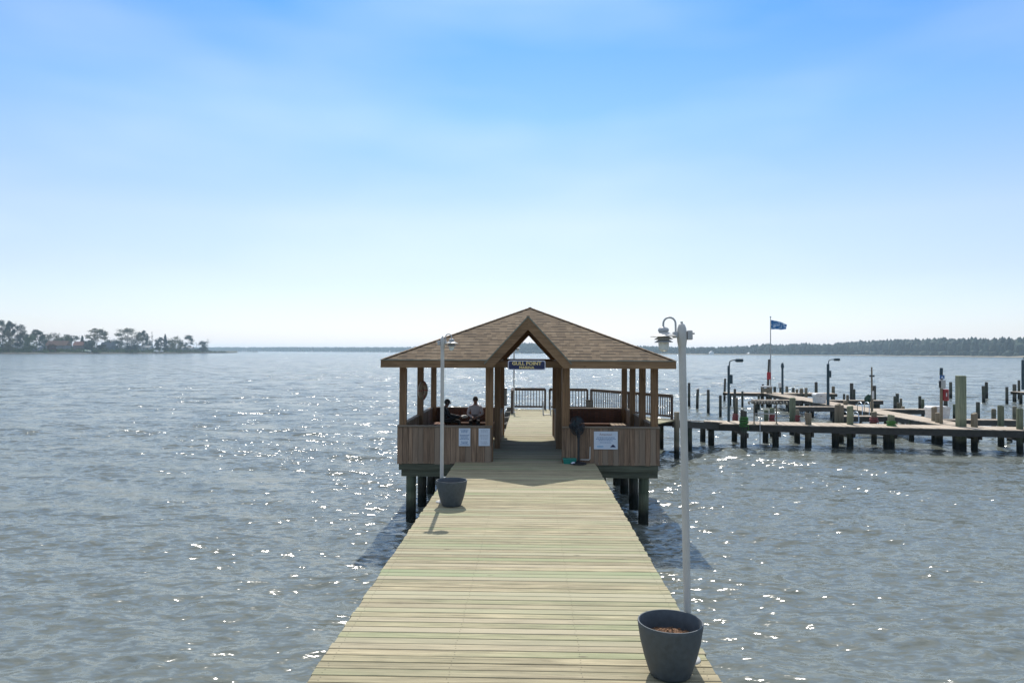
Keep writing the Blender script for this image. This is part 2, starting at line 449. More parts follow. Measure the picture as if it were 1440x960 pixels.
def ico():
    bm = bmesh.new(); bmesh.ops.create_icosphere(bm, subdivisions=1, radius=1)
    v = np.array([p.co[:] for p in bm.verts]); f = [tuple(q.index for q in fc.verts) for fc in bm.faces]; bm.free()
    return v, f
ICO = ico()
def forest(name, tab, tops, n, depth, x0, x1, first=12):
    mb = MB(); v0, f0 = ICO
    for _ in range(n):
        px = random.uniform(x0, x1); e = random.random() ** 1.6
        Y = lerp_tab(tab, px) + first + e * depth
        top = atY(px, lerp_tab(tops, px), lerp_tab(tab, px) + depth * .55).z
        h = max(5, top * random.uniform(.84, 1.02) * (1 if e > .12 else random.uniform(.6, 1)))
        p = dirpt(px, Y); w = h * random.uniform(.16, .27)
        cone = random.random() < .10
        v = v0 * rng.uniform(.72, 1.28, (len(v0), 1))
        if cone: v = v * np.stack([(1.15 - v0[:, 2] * .75)] * 2 + [np.ones(len(v0))], 1)
        v = v * (w, w, h * .40) + (p.x, p.y, h * .60 + 1)
        mb.add(v.tolist(), f0, min(1, max(0, random.gauss(.5, .25))))
        if e < .25:                                     # understorey at the edge
            v = v0 * rng.uniform(.7, 1.3, (len(v0), 1)) * (w * 1.3, w, h * .22) + (p.x + random.uniform(-4, 4), p.y - 5, h * .15 + 1)
            mb.add(v.tolist(), f0, random.random())
    return kind(mb.build(name, LEAF['far']), 'stuff')
forest('forest', RSH, [(880, 489.5), (960, 488.5), (1000, 488.2), (1045, 486.5), (1080, 484), (1095, 485), (1130, 482.8), (1150, 484.5), (1210, 480), (1290, 477), (1440, 475.5), (1800, 468)], 2600, 150, 885, 1780, 26)
forest('forest', FSH, [(250, 488), (380, 488), (560, 488), (640, 486), (700, 483.5), (760, 482.5), (850, 484), (900, 487), (960, 488)], 3000, 200, 255, 955)

# trees of the left shore, one by one
def tree(px, top, w, style, leaf, label, dy=25, base=0.0):
    Y = lerp_tab(LSH, px) + dy
    foot = dirpt(px, Y); foot.z = 1.6
    H = atY(px, top, Y).z - foot.z; W = w * Y / 1000
    rt = thing('tree', foot, label, 'tree', 'trees on the left shore')
    tr, cr = MB(), MB(); f = foot
    lean = Vector((random.uniform(-.04, .04), random.uniform(-.04, .04), 1))
    blobs = []
    def P(t): return f + lean * (H * t)
    r0 = max(.22, H * .016)
    if style == 'airy' or style == 'bare':
        tr.tube([P(0), P(.35), P(.65), P(.93)], [r0, r0 * .8, r0 * .55, r0 * .15], 6)
        nb = 28 if style == 'airy' else 7
        for i in range(nb):
            t = random.uniform(.42, .92); a = random.uniform(0, 6.28)
            L = W * .5 * math.sqrt(max(.08, 1 - ((t - .66) / .40) ** 2)) * random.uniform(.65, 1.0)
            p0 = P(t * .86); p1 = P(t) + Vector((math.cos(a) * L, math.sin(a) * L * .8, random.uniform(0, .07) * H))
            tr.tube([p0, (p0 + p1) / 2 + Vector((0, 0, -.01 * H)), p1], [r0 * .35, r0 * .22, r0 * .08], 4)
            if style == 'airy':
                blobs.append((p1, (W * .13, W * .12, H * .065)))
                blobs.append(((p0 + p1) / 2 + Vector((0, 0, .03 * H)), (W * .09, W * .08, H * .05)))
        if style == 'airy':
            blobs = []
            for i in range(40):
                a, ph_ = random.uniform(0, 6.28), math.asin(random.uniform(-.25, 1))
                q = P(.60) + Vector((math.cos(a) * math.cos(ph_) * W * .46, math.sin(a) * math.cos(ph_) * W * .42, math.sin(ph_) * H * .36)) * random.uniform(.72, 1.0)
                blobs.append((q, (W * .12, W * .11, H * .055)))
        else: blobs = [(b, (W * .2, W * .2, H * .06)) for b in (P(.9), P(.72))]
        per = 60 if style == 'airy' else 14
    elif style == 'cone':
        tr.tube([P(0), P(.9)], [r0, r0 * .2], 6)
        for i in range(26):
            t = (i + .5) / 26; a = i * 2.4
            L = W * .42 * (1 - t) ** .8
            blobs.append((P(.08 + .9 * t) + Vector((math.cos(a) * L * .6, math.sin(a) * L * .6, 0)), (L * .6 + .3, L * .6 + .3, H * .05)))
        per = 60
    elif style == 'pine':
        tr.tube([P(0), P(.5), P(.95)], [r0, r0 * .7, r0 * .15], 6)
        for i in range(20):
            t = .22 + .76 * random.random(); a = random.uniform(0, 6.28)
            L = W * .5 * math.sqrt(max(.1, 1 - ((t - .6) / .46) ** 2)) * random.uniform(.45, .95)
            p1 = P(t) + Vector((math.cos(a) * L, math.sin(a) * L, 0))
            tr.tube([P(t * .92), p1], [r0 * .3, r0 * .08], 4)
            blobs.append((p1, (W * .19, W * .17, H * .07)))
        per = 84
    else:                                                # round, leafy to the ground
        tr.tube([P(0), P(.4), P(.7)], [r0 * 1.2, r0, r0 * .4], 6)
        for i in range(22):
            a = random.uniform(0, 6.28); t = random.uniform(.16, .9)
            L = W * .40 * math.sqrt(max(.06, 1 - ((t - .45) / .55) ** 2)) * random.uniform(.4, 1)
            p1 = P(t) + Vector((math.cos(a) * L, math.sin(a) * L, 0))
            tr.tube([P(t * .7), p1], [r0 * .4, r0 * .1], 4)
            blobs.append((p1, (W * .20, W * .18, H * .12)))
        per = 84
    for c, s3 in blobs:
        tn0 = random.gauss(.5, .2)
        for _ in range(per):
            d = Vector((random.gauss(0, .5), random.gauss(0, .5), random.gauss(0, .5)))
            p = c + Vector((d.x * s3[0], d.y * s3[1], d.z * s3[2]))
            sz = random.uniform(.3, .68)
            u = Vector((random.gauss(0, 1), random.gauss(0, 1), random.gauss(0, 1))).normalized(); w2 = u.orthogonal().normalized()
            cr.add([p - u * sz, p + w2 * sz * .7, p + u * sz, p - w2 * sz * .7], [(0, 1, 2, 3)], min(1, max(0, tn0 + random.uniform(-.25, .25))))
    tr.build('trunk', M['bark'], rt); cr.build('crown', LEAF[leaf], rt)
    return rt
for a in [
    (-55, 455, 50, 'pine', 'pine', 'tall dark pine at the far left end of the shore, cut by the picture edge', 15),
    (4, 450.5, 19, 'pine', 'pine', 'tall dark pine at the left picture edge beside the olive bushy tree', 20),
    (12, 450, 14, 'airy', 'pine', 'tall loose pine with sky showing through, second from the left picture edge', 40),
    (24, 453.5, 17, 'pine', 'dark', 'tall dark dense pine standing right of the loose pine on the left shore', 30),
    (12, 465, 15, 'round', 'olive', 'olive bushy tree in front of the tall left pines', 10),
    (36, 469, 10, 'round', 'bluegreen', 'small pale blue green tree just right of the tall left pines', 90),
    (42, 471, 22, 'round', 'green', 'fresh green round tree in front of a domed pine', 15),
    (51, 463, 22, 'airy', 'pine', 'domed pine with open crown behind the fresh green round tree', 60),
    (75, 468, 23, 'round', 'olive', 'wide olive tree behind the orange roofed house', 80),
    (92, 470, 14, 'round', 'light', 'light green leafy tree between the two reddish roofed houses', 60),
    (101, 468, 18, 'pine', 'pine', 'dark domed pine behind the light green leafy tree', 90),
    (115, 472, 10, 'cone', 'dark', 'small dark pointed tree above the second reddish roof', 60),
    (124, 479, 14, 'round', 'dark', 'low dark shrubby tree right of the second reddish roof', 15),
    (136, 461, 30, 'airy', 'olive', 'tall pine with wide flat open layers and a visible dark trunk', 20),
    (154, 477, 20, 'round', 'bluegreen', 'blue green bushy tree right of the flat layered pine', 40),
    (144, 483, 14, 'round', 'dark', 'dark low bushy tree beside the small blue house', 25),
    (179, 460, 36, 'airy', 'olive', 'widest tree of the shore, airy rounded crown over a dark evergreen', 50),
    (185, 472, 30, 'round', 'dark', 'dark dense evergreen in front of the widest airy tree', 15),
    (201, 464, 17, 'airy', 'pine', 'flat topped open pine just right of the widest airy tree', 50),
    (214.5, 465, 8, 'bare', 'olive', 'thin bare tree with a curled top standing alone', 30),
    (223, 472, 14, 'pine', 'dark', 'dark ragged tree above the pale parked boats', 25),
    (232.5, 470, 12, 'cone', 'dark', 'dark pointed evergreen left of the yellowish tree', 20),
    (246, 473, 22, 'round', 'olive', 'yellowish olive rounded tree right of the pointed evergreen', 25),
    (264, 472, 14, 'pine', 'bluegreen', 'blue green pine with leaning stem near the point', 25),
    (276, 481, 12, 'bare', 'olive', 'small sparse bare tree near the end of the point', 25),
    (285, 479, 13, 'round', 'dark', 'compact dark tree on stilts of trunks near the end of the point', 15),
    (292, 475.5, 11, 'bare', 'olive', 'bare windswept tree with branches at the tip of the point', 20)]:
    tree(*a)
tree(73, 483.5, 12, 'round', 'rust', 'low rust coloured bushy tree in front of the orange roofed house', 12)
for a in [
    (60, 475, 18, 'round', 'bluegreen', 'blue green tree filling the gap behind the orange roofed house on its left', 95),
    (84, 474.5, 17, 'round', 'olive', 'olive tree rising behind the right end of the orange roof', 100),
    (129, 478, 16, 'round', 'pine', 'dark green tree behind the big pale green covered boat', 80),
    (166, 475, 19, 'round', 'bluegreen', 'rounded blue green tree left of the widest airy tree', 90),
    (208, 478, 15, 'round', 'pine', 'dark rounded tree behind the low whitish house', 90),
    (239, 477, 13, 'round', 'green', 'green tree between the pointed evergreen and the yellowish tree', 70),
    (255, 479, 14, 'round', 'pine', 'dark green tree right of the yellowish tree near the cottage', 90),
    (28, 466, 18, 'round', 'pine', 'dark green rounded tree behind the cream roof by the tall pines', 110)]:
    tree(*a)
# low shrubs along the bank
mb = MB()
for i in range(650):
    px = random.uniform(-120, 318); Y = lerp_tab(LSH, px) + random.uniform(6, 30); p = dirpt(px, Y)
    hh = random.uniform(.8, 5.0) * (1 if px < 270 else .5)
    for _ in range(16):
        q = Vector((p.x + random.gauss(0, 1.6), p.y + random.gauss(0, 1.5), 1.3 + random.uniform(.1, 1) * hh)); sz = random.uniform(.4, .8)
        u = Vector((random.gauss(0, 1), random.gauss(0, 1), random.gauss(0, 1))).normalized(); w2 = u.orthogonal().normalized()
        mb.add([q - u * sz, q + w2 * sz, q + u * sz, q - w2 * sz], [(0, 1, 2, 3)])
kind(mb.build('undergrowth', LEAF['green']), 'stuff')
mb = MB()
for i in range(900):
    px = random.uniform(-140, 292); Y = lerp_tab(LSH, px) + random.uniform(60, 120); p = dirpt(px, Y)
    hh = random.uniform(3, 8.5) * (1 if px < 200 else .75)
    for _ in range(16):
        q = Vector((p.x + random.gauss(0, 2.2), p.y + random.gauss(0, 2), 1.3 + random.uniform(0, 1) * hh)); sz = random.uniform(.5, 1.0)
        u = Vector((random.gauss(0, 1), random.gauss(0, 1), random.gauss(0, 1))).normalized(); w2 = u.orthogonal().normalized()
        mb.add([q - u * sz, q + w2 * sz, q + u * sz, q - w2 * sz], [(0, 1, 2, 3)])
kind(mb.build('woods', LEAF['bluegreen']), 'stuff')

def house(px0, px1, eave, ridge, dy, wallc, roofc, label, wins=3, base=494):
    Y = lerp_tab(LSH, (px0 + px1) / 2) + dy
    a, b = dirpt(px0, Y), dirpt(px1, Y); cx, W = (a.x + b.x) / 2, abs(b.x - a.x)
    ze, zr = atY(px0, eave, Y).z, atY(px0, ridge, Y).z; D = 8
    rt = thing('house', (cx, Y, 1.6), label, 'house')
    MB().box((cx - W / 2 + .6, Y - D / 2, 1.2), (cx + W / 2 - .6, Y + D / 2, ze)).build('wall', plain('house_wall', wallc, .8), rt)
    rf = MB().prism([(cx - W / 2, Y - D / 2 - .6, ze - .1), (cx - W / 2, Y + D / 2 + .6, ze - .1), (cx - W / 2, Y, zr)], (W, 0, 0)).build('roof', plain('house_roof', roofc, .85), rt)
    MB().box((cx + W * .2, Y - .5, zr - .6), (cx + W * .2 + .9, Y + .5, zr + .8)).build('chimney', plain('chimney_brick', (.2, .1, .08), .9), rf)
    for i in range(wins):
        x = cx - W * .4 + W * .8 * (i + .5) / wins
        wv = MB().box((x - .8, Y - D / 2 - .06, ze - 2.0), (x + .8, Y - D / 2 + .02, ze - .6)).build('window', M['white'], rt)
        MB().box((x - .68, Y - D / 2 - .09, ze - 1.88), (x + .68, Y - D / 2 - .05, ze - .72)).build('pane', M['black'], wv)
house(67, 97, 485.5, 479, 45, (.20, .19, .19), (.18, .10, .065), 'long low house with an orange brown roof among the shore trees', 4)
house(105, 120, 485.5, 480, 40, (.17, .15, .15), (.21, .10, .075), 'small house with a reddish roof right of the orange roofed one', 2)
house(36, 58, 488.5, 486, 20, (.33, .36, .40), (.40, .43, .47), 'low pale grey house behind the bank near the left pines', 3)
house(18, 31, 483.5, 479.5, 70, (.42, .40, .37), (.50, .46, .40), 'house with a cream roof behind the tall left pines', 2)
house(143, 160, 488, 481, 35, (.12, .16, .20), (.10, .12, .14), 'small blue grey house right of the flat layered pine', 2)
house(195, 214, 488.5, 485.5, 45, (.42, .43, .42), (.33, .34, .34), 'low whitish house behind the thin bare tree', 3)
house(256, 272, 489, 487, 60, (.50, .50, .48), (.42, .41, .40), 'small white cottage near the point of the left shore', 2)
# a white house far across the water on the right
Yh = 1500
a = dirpt(1000.5, Yh); rt = thing('house', (a.x, Yh, 1), 'small white house alone on the far right shore', 'house')
MB().box((a.x - 4.5, Yh - 4, .6), (a.x + 4.5, Yh + 4, 4.6)).build('wall', plain('white_wall', (.75, .75, .74), .7), rt)
MB().prism([(a.x - 5, Yh - 4.5, 4.5), (a.x + 5, Yh - 4.5, 4.5), (a.x, Yh - 4.5, 8)], (0, 9, 0)).build('roof', plain('pale_roof', (.62, .63, .64), .7), rt)

def shore_boat(px, L, label, cov):
    Y = lerp_tab(LSH, px) + 9; p = dirpt(px, Y); z = 1.4
    rt = thing('boat', (p.x, Y, z), label, 'boat', 'boats laid up on the left shore')
    vs = []; n = 9
    for i in range(n):
        t = i / (n - 1); w = 1.3 * math.sqrt(max(.02, 1 - t ** 3)); x = p.x - L / 2 + L * t
        vs += [(x, Y - w, z + 1.3 + .5 * t), (x, Y - w * .55, z + .35 + .5 * t * t), (x, Y + w * .55, z + .35 + .5 * t * t), (x, Y + w, z + 1.3 + .5 * t)]
    fs = [(i * 4 + k, i * 4 + 4 + k, i * 4 + 5 + k, i * 4 + 1 + k) for i in range(n - 1) for k in range(3)] + [(0, 1, 2, 3)]
    MB().add(vs, fs).build('hull', M['boatw'], rt)
    vs = []
    for i in range(n):
        t = i / (n - 1); w = 1.32 * math.sqrt(max(.02, 1 - t ** 3)); x = p.x - L / 2 + L * t; zz = z + 1.34 + .5 * t
        vs += [(x, Y - w, zz), (x, Y, zz + 1.6 * math.sin(math.pi * min(1, .15 + t * .8))), (x, Y + w, zz)]
    fs = [(i * 3 + k, i * 3 + 3 + k, i * 3 + 4 + k, i * 3 + 1 + k) for i in range(n - 1) for k in range(2)]
    MB().add(vs, fs).build('cover', cov, rt)
M['boatw'] = plain('white_boat_hull', (.7, .7, .68), .4)
shore_boat(121, 11.5, 'large boat under a pale green cover on the shore below the reddish roof', plain('pale_green_cover', (.60, .68, .52), .7))
shore_boat(219, 8, 'white covered boat on the shore under the dark ragged tree', plain('white_cover', (.70, .72, .70), .7))
shore_boat(227, 5.5, 'smaller white covered boat beside the first one under the dark ragged tree', plain('grey_cover', (.55, .58, .60), .7))

# distant fishing pier off the point
mb, dk = MB(), MB(); Y = 1330
p0 = dirpt(331, Y); rt = thing('pier', (p0.x, Y, 0), 'distant thin pier on posts off the tip of the left shore', 'pier')
a, b = dirpt(331, Y), dirpt(362, Y + 20)
dk.beam((a.x, a.y, 2.2), (b.x, b.y, 2.2), 1.6, .3); dk.build('deck', M['pile_dark'], rt)
for i in range(14):
    p = a.lerp(b, i / 13); MB().cyl((p.x, p.y, -1), (p.x, p.y, 3.4 if i < 11 else 4.4), .22, n=6).build('piling', M['pile_dark'], rt)
c = a.lerp(b, .9); MB().box((c.x - 3.5, c.y - 2.5, 1.9), (c.x + 3.5, c.y + 2.5, 2.6)).build('platform', M['pile_dark'], rt)
# ------------------------------------------------------------------ pier
def boards(mb, y0, y1, xr, z, pitch=.1415, th=.038, gap=.010, rag=.012):
    y = y0
    while y < y1 - .02:
        x = xr(y + pitch / 2)
        if x:
            for (a, b) in x:
                dz = random.uniform(-.0015, .0015)
                mb.box((a + random.uniform(-rag, rag), y, z - th + dz), (b + random.uniform(-rag, rag), y + pitch - gap - random.uniform(0, .003), z + dz), None, .005)
        y += pitch
pier = thing('pier', (-.12, 9, DECK), 'long timber pier with pale greenish boards leading to the pavilion', 'pier')
XL, XR = -1.955, 1.70
mb = MB(); boards(mb, 1.0, 18.70, lambda y: [(XL, XR)], DECK); mb.build('deck', M['deck'], pier)
mb = MB(); boards(mb, 18.70, 25.05, lambda y: [(-3.40, 3.30)], DECK); mb.build('pavilion_floor', M['deck'], pier)
PLAT = [(-.92, 25.05), (.98, 25.05), (.98, 28.0), (4.6, 28.3), (6.25, 30.8), (3.05, 35.7), (-.92, 36.1)]
def scan(y):
    xs = []
    for (a, b), (c, d) in zip(PLAT, PLAT[1:] + PLAT[:1]):
        if (b <= y) != (d <= y): xs.append(a + (c - a) * (y - b) / (d - b))
    xs.sort(); return [(xs[0], xs[-1])] if len(xs) > 1 else None
mb = MB(); boards(mb, 25.06, 36.1, scan, DECK); mb.build('end_platform', M['deck'], pier)
scr = MB()
for k in range(124):
    yb = 1.0 + .1415 * k
    for x in (XL + .10, -.72, .48, XR - .10):
        for dy in (.035, .095):
            a_, b_ = x + random.uniform(-.012, .012), yb + dy + random.uniform(-.006, .006)
            scr.add([(a_ + .0048 * math.cos(i * 1.0472), b_ + .0048 * math.sin(i * 1.0472), DECK + .0032) for i in range(6)], [tuple(range(6))], .1)
kind(scr.build('screw_heads', M['pile_dark'], pier), 'stuff')
for x in (XL + .10, -.72, .48, XR - .10):
    MB().box((x - .04, 1.0, DECK - .30), (x + .04, 18.6, DECK - .042)).build('stringer', M['green'], pier)
for y in (3.2, 6.6, 10.0, 13.4, 16.6):
    for x in (-1.55, 1.30):
        MB().cyl((x, y, -2), (x, y, DECK - .30), .14, n=14).build('piling', M['pile_green'], pier)
    MB().box((XL + .15, y - .08, DECK - .55), (XR - .15, y + .08, DECK - .302)).build('cross_beam', M['green'], pier)
for y in (27.5, 30.2, 32.9, 35.6):
    for x in ((-1.04, .86) if y < 28 else (-1.04, 1.6, 3.0 if y > 33 else 4.6)):
        MB().cyl((x, y, -2), (x, y, DECK - .05 if x > 0 else DECK + .12), .13, n=12).build('piling', M['pile_dark'], pier)
MB().box((-1.02, 25.1, DECK - .28), (-.93, 36.0, DECK - .045)).build('stringer', M['fascia'], pier)
for y in np.arange(25.6, 36, .9):
    MB().box((-1.22, y, DECK - .20), (-1.025, y + .2, DECK - .05)).build('joist_end', M['pile_dark'], pier)

# ------------------------------------------------------------------ pavilion
t = NT('roof_shingles')
uv = t.coord('UV')
sv = t.new('SeparateXYZ'); t.l.new(uv, sv.inputs[0])
row = t.math('FLOOR', t.math('DIVIDE', sv.outputs[1], .19)); fv = t.math('FRACT', t.math('DIVIDE', sv.outputs[1], .19))
ux = t.math('ADD', sv.outputs[0], t.math('MULTIPLY', row, .417))
def tabs(w, seed):
    c_ = t.new('CombineXYZ'); t._in(c_.inputs[0], t.math('ADD', t.math('FLOOR', t.math('DIVIDE', ux, w)), seed)); t._in(c_.inputs[1], row)
    wn_ = t.new('TexWhiteNoise', noise_dimensions='2D'); t.l.new(c_.outputs[0], wn_.inputs['Vector']); return wn_.outputs['Value']
ta, tb = tabs(.13, 3.0), tabs(.21, 71.0)
nf = t.noise(uv, 130, 2); ns = t.noise(t.coord('UV', (.6, .25, 1)), 1.6, 3)
c = t.ramp(t.math('ADD', t.math('MULTIPLY', ta, .6), t.math('MULTIPLY', tb, .4)), [(.1, (.105, .075, .047)), (.5, (.145, .105, .066)), (.9, (.195, .147, .096))])
c = t.mix(1.0, c, t.math('MULTIPLY', t.rng(nf, .3, .7, .75, 1.25), t.rng(ns, .3, .7, .82, 1.15)), 'MULTIPLY')
thick = t.rng(tb, .38, .52, .10, .40)                         # course shadow lines painted dark, thicker under the laminated tabs
butt_shade = t.math('LESS_THAN', fv, thick)
c = t.mix(t.math('MULTIPLY', butt_shade, .80), c, (.018, .013, .010))
t.col(c); t.set(Roughness=.9, Specular_IOR_Level=.2)
saw = t.math('SUBTRACT', 1.0, fv)
t.bump(t.math('ADD', t.math('MULTIPLY', saw, .9), t.math('MULTIPLY', nf, .2)), .6, .012)
M['shingle'] = t.m
M['drip'] = plain('grey_green_drip_edge', (.17, .18, .14), .6)

PX0, PX1, PY0, PY1 = -3.50, 3.39, 18.75, 25.05
EX0, EX1, EY0, EY1, EZ = -3.86, 3.72, 18.34, 25.36, 4.325
AP = Vector((-.02, 21.85, 5.895)); GX, GH, GZ = -.065, 1.053, 5.465
paw = thing('pavilion', (0, 21.9, DECK), 'open timber pavilion with a brown shingled hip roof and front gable over the pier', 'pavilion')
sl = (AP.z - EZ) / (AP.y - EY0); vy = (GZ - EZ) / sl
roof, soff = MB(), MB()
def plane(pts, o, u, v):                       # roof plane: shingled top, boarded underside
    o, u, v = Vector(o), Vector(u).normalized(), Vector(v).normalized()
    pts = [Vector(p) for p in pts]
    roof.add(pts, [tuple(range(len(pts)))], .5, [[((p - o).dot(u), (p - o).dot(v)) for p in pts]])
    soff.add([p - Vector((0, 0, .07)) for p in pts], [tuple(range(len(pts)))], .5)
plane([(EX0, EY0, EZ), (GX - GH, EY0, EZ), (GX, EY0 + vy, GZ), (GX + GH, EY0, EZ), (EX1, EY0, EZ), AP], (EX0, EY0, EZ), (1, 0, 0), (0, 3.5, 1.57))
plane([(EX1, EY1, EZ), (GX + GH, EY1, EZ), (GX, EY1 - vy, GZ), (GX - GH, EY1, EZ), (EX0, EY1, EZ), AP], (EX0, EY1, EZ), (1, 0, 0), (0, -3.5, 1.57))
plane([(EX0, EY1, EZ), (EX0, EY0, EZ), AP], (EX0, EY0, EZ), (0, 1, 0), (3.84, 0, 1.57))
plane([(EX1, EY0, EZ), (EX1, EY1, EZ), AP], (EX1, EY0, EZ), (0, 1, 0), (-3.74, 0, 1.57))
for yf, yb in ((EY0 - .05, EY0 + vy), (EY1 + .05, EY1 - vy)):
    for s in (-1, 1):
        plane([(GX + s * (GH + .04), yf, EZ - .04), (GX, yf, GZ), (GX, yb, GZ), (GX + s * GH, EY0 if yf < 20 else EY1, EZ)], (GX, yf, GZ), (0, 1, 0), (-s * 1.05, 0, 1.14))
ro = roof.build('roof', M['shingle'], paw); soff.build('soffit', M['brownX'], paw)
# ridge and hip caps
cap = MB()
for e in ((EX0, EY0, EZ), (EX1, EY0, EZ), (EX0, EY1, EZ), (EX1, EY1, EZ)):
    e = Vector(e); n = 34
    for i in range(n):
        a, b = e.lerp(AP, i / n), e.lerp(AP, (i + 1.12) / n)
        cap.beam(a + Vector((0, 0, .004)), b + Vector((0, 0, .012)), .085, .014)
for y0_, y1_ in ((EY0 - .04, EY0 + vy), (EY1 + .04, EY1 - vy)):
    cap.beam((GX, (EY0 - .03 if y0_ < 20 else EY1 + .03), GZ + .004), (GX, y1_, GZ + .004), .08, .014)
M['capsh'] = wood('hip_cap_shingles', (.21, .145, .09), 'Y', .35, .9)
cap.build('hip_cap', M['capsh'], ro)
# fascia, drip edge, rake boards
FH = .185
for x0, x1, y in ((EX0, GX - GH + .02, EY0), (GX + GH - .02, EX1, EY0), (EX0, GX - GH, EY1 + .04), (GX + GH, EX1, EY1 + .04)):
    MB().box((x0, y - .04, EZ - FH - .012), (x1, y, EZ - .012)).build('fascia', M['brownX'], paw)
    MB().box((x0 - .01, y - .055, EZ - .010), (x1 + .01, y + .03, EZ + .012)).build('drip_edge', M['drip'], paw)
for x in (EX0, EX1):
    MB().box((x - .02, EY0 + .002, EZ - FH - .012), (x + .02, EY1 - .002, EZ - .012)).build('fascia', M['brownY'], paw)
    MB().box((x - .035, EY0 + .035, EZ - .010), (x + .035, EY1 - .035, EZ + .012)).build('drip_edge', M['drip'], paw)
k = (GZ - EZ) / GH
for yf in (EY0 - .07, EY1 + .03):
    for s in (-1, 1):
        def pt(dx, dz): return (GX + s * dx, yf, GZ - k * dx + dz)
        xb = GH + .04
        MB().prism([pt(0, -.012), pt(xb, -.012), (GX + s * xb, yf, EZ - FH - .014), (GX + s * (xb - .17), yf, EZ - FH - .014), pt(0, -.345)], (0, .045, 0), random.random()).build('rake_board', M['brownX'], paw)
        MB().prism([pt(-.0, .012), pt(xb + .03, .012), pt(xb + .03, -.03), pt(0, -.03)], (0, -.018, 0)).build('drip_edge', M['drip'], paw)
# header beams on the posts
for y in (18.86, 24.88):
    MB().box((PX0 + .02, y - .07, 4.13), (PX1 - .02, y + .07, 4.30)).build('header_beam', M['brownX'], paw)
for x in (-3.38, 3.27):
    MB().box((x - .07, 18.94, 4.135), (x + .07, 24.80, 4.30)).build('header_beam', M['brownY'], paw)
for x in (-1.0, .87):
    MB().box((x - .06, 18.94, 4.14), (x + .06, 24.80, 4.29)).build('header_beam', M['brownY'], paw)
for i in range(9):                              # rafters
    for s in (-1, 1):
        x = s * (i + .35) * .40
        if abs(x) < 1.3: continue
        z = lambda yy: EZ + sl * (yy - EY0) - .13
        yr = min(AP.y, EY0 + (3.8 - abs(x)) * (AP.y - EY0) / 3.8)
        MB().beam((x, EY0 + .06, z(EY0 + .06)), (x, yr, z(yr)), .045, .12).build('rafter', M['brownY'], paw)
        MB().beam((x, EY1 - .06, z(EY0 + .06)), (x, EY1 + EY0 - yr, z(yr)), .045, .12).build('rafter', M['brownY'], paw)
# posts
PW = .088
def post(x, y, w=PW, z0=DECK, z1=4.13, m='brownZ'):
    MB().box((x - w, y - w, z0), (x + w, y + w, z1), None, .008).build('post', M[m], paw)
for y in (18.87, 21.85, 24.86): post(-3.38, y)
for y in (18.87, 20.87, 22.87, 24.86): post(3.27, y)
for x in (-1.08, .94): post(x, 18.87, .10)
for x in (-.99, .86):
    for y in (21.45, 24.86): post(x, y, .085)
# low boarded walls
WH = .95
def wall(p, q, th, cap_w=.16, outer='panel', z0=DECK - .06):
    p, q = Vector((*p, 0)), Vector((*q, 0)); d = q - p; L = d.length; d.normalize()
    n = Vector((-d.y, d.x, 0)); mb = MB(); x = 0
    while x < L - .02:
        w = min(random.choice((.11, .14, .14, .16)), L - x)
        a = p + d * x; b = p + d * (x + w - .008)
        for sgn in (1, -1):
            j = random.uniform(0, .004); o = n * (th / 2 + j) * sgn; i = n * (th / 2 - .02) * sgn
            vs = []
            for zz in (z0 + random.uniform(-.008, .008), DECK + WH - .045):
                vs += [a + i + Vector((0, 0, zz)), b + i + Vector((0, 0, zz)), b + o + Vector((0, 0, zz)), a + o + Vector((0, 0, zz))]
            mb.add(vs, [(0, 1, 2, 3), (4, 5, 6, 7), (0, 1, 5, 4), (1, 2, 6, 5), (2, 3, 7, 6), (3, 0, 4, 7)])
        x += w
    o = mb.build('wall', M[outer], paw)
    MB().beam(p + Vector((0, 0, DECK + WH * .5 - .05)), q + Vector((0, 0, DECK + WH * .5 - .05)), th - .045, WH - .12).build('backing', M['fascia'], o)
    MB().beam(p + Vector((0, 0, DECK + WH - .022)), q + Vector((0, 0, DECK + WH - .022)), cap_w, .040, None, (0, 0, 1), .006).build('rail_cap', M['cap'], o)
wall((PX0, PY0), (-1.185, PY0), .10); wall((-1.183, PY0 - .006), (-1.0, PY0 - .006), .10)
wall((.845, PY0 - .004), (1.05, PY0 - .004), .10); wall((1.052, PY0), (PX1, PY0), .10)
wall((-3.45, PY0 + .06), (-3.45, PY1 - .12), .08, .13); wall((3.345, PY0 + .06), (3.345, PY1 - .12), .08, .13)
wall((PX0, PY1 - .05), (-1.09, PY1 - .05), .10, .14, 'bench'); wall((.96, PY1 - .05), (PX1, PY1 - .05), .10, .14, 'bench')
wall((-.985, 21.55), (-.985, 24.76), .08, .12); wall((.855, 21.55), (.855, 24.76), .08, .12)
for x in (-.985, .855):
    MB().box((x - .05, 21.50, DECK), (x + .05, 21.535, DECK + WH - .05)).build('pale_end_board', M['cap'], paw)
# benches
def bench(x0, y0, x1, y1, label, m='bench'):
    rt = thing('bench', ((x0 + x1) / 2, (y0 + y1) / 2, DECK), label, 'bench', 'benches inside the pavilion')
    mb = MB()
    if x1 - x0 > y1 - y0:
        for i in range(4):
            w = (y1 - y0) / 4; mb.box((x0, y0 + i * w, DECK + .42), (x1, y0 + i * w + w - .012, DECK + .46), None, .004)
        MB().box((x0, y0 + .03, DECK), (x1, y0 + .06, DECK + .417)).build('front_board', M['bench'], rt)
    else:
        for i in range(4):
            w = (x1 - x0) / 4; mb.box((x0 + i * w, y0, DECK + .42), (x0 + i * w + w - .012, y1, DECK + .46), None, .004)
        xx = x1 - .06 if x0 < 0 else x0 + .03
        MB().box((xx, y0, DECK), (xx + .03, y1, DECK + .417)).build('front_board', M['bench'], rt)
    mb.build('seat', M[m], rt)
M['capY'] = wood('grey_bench_timber', (.26, .20, .145), 'Y', .2, .8)
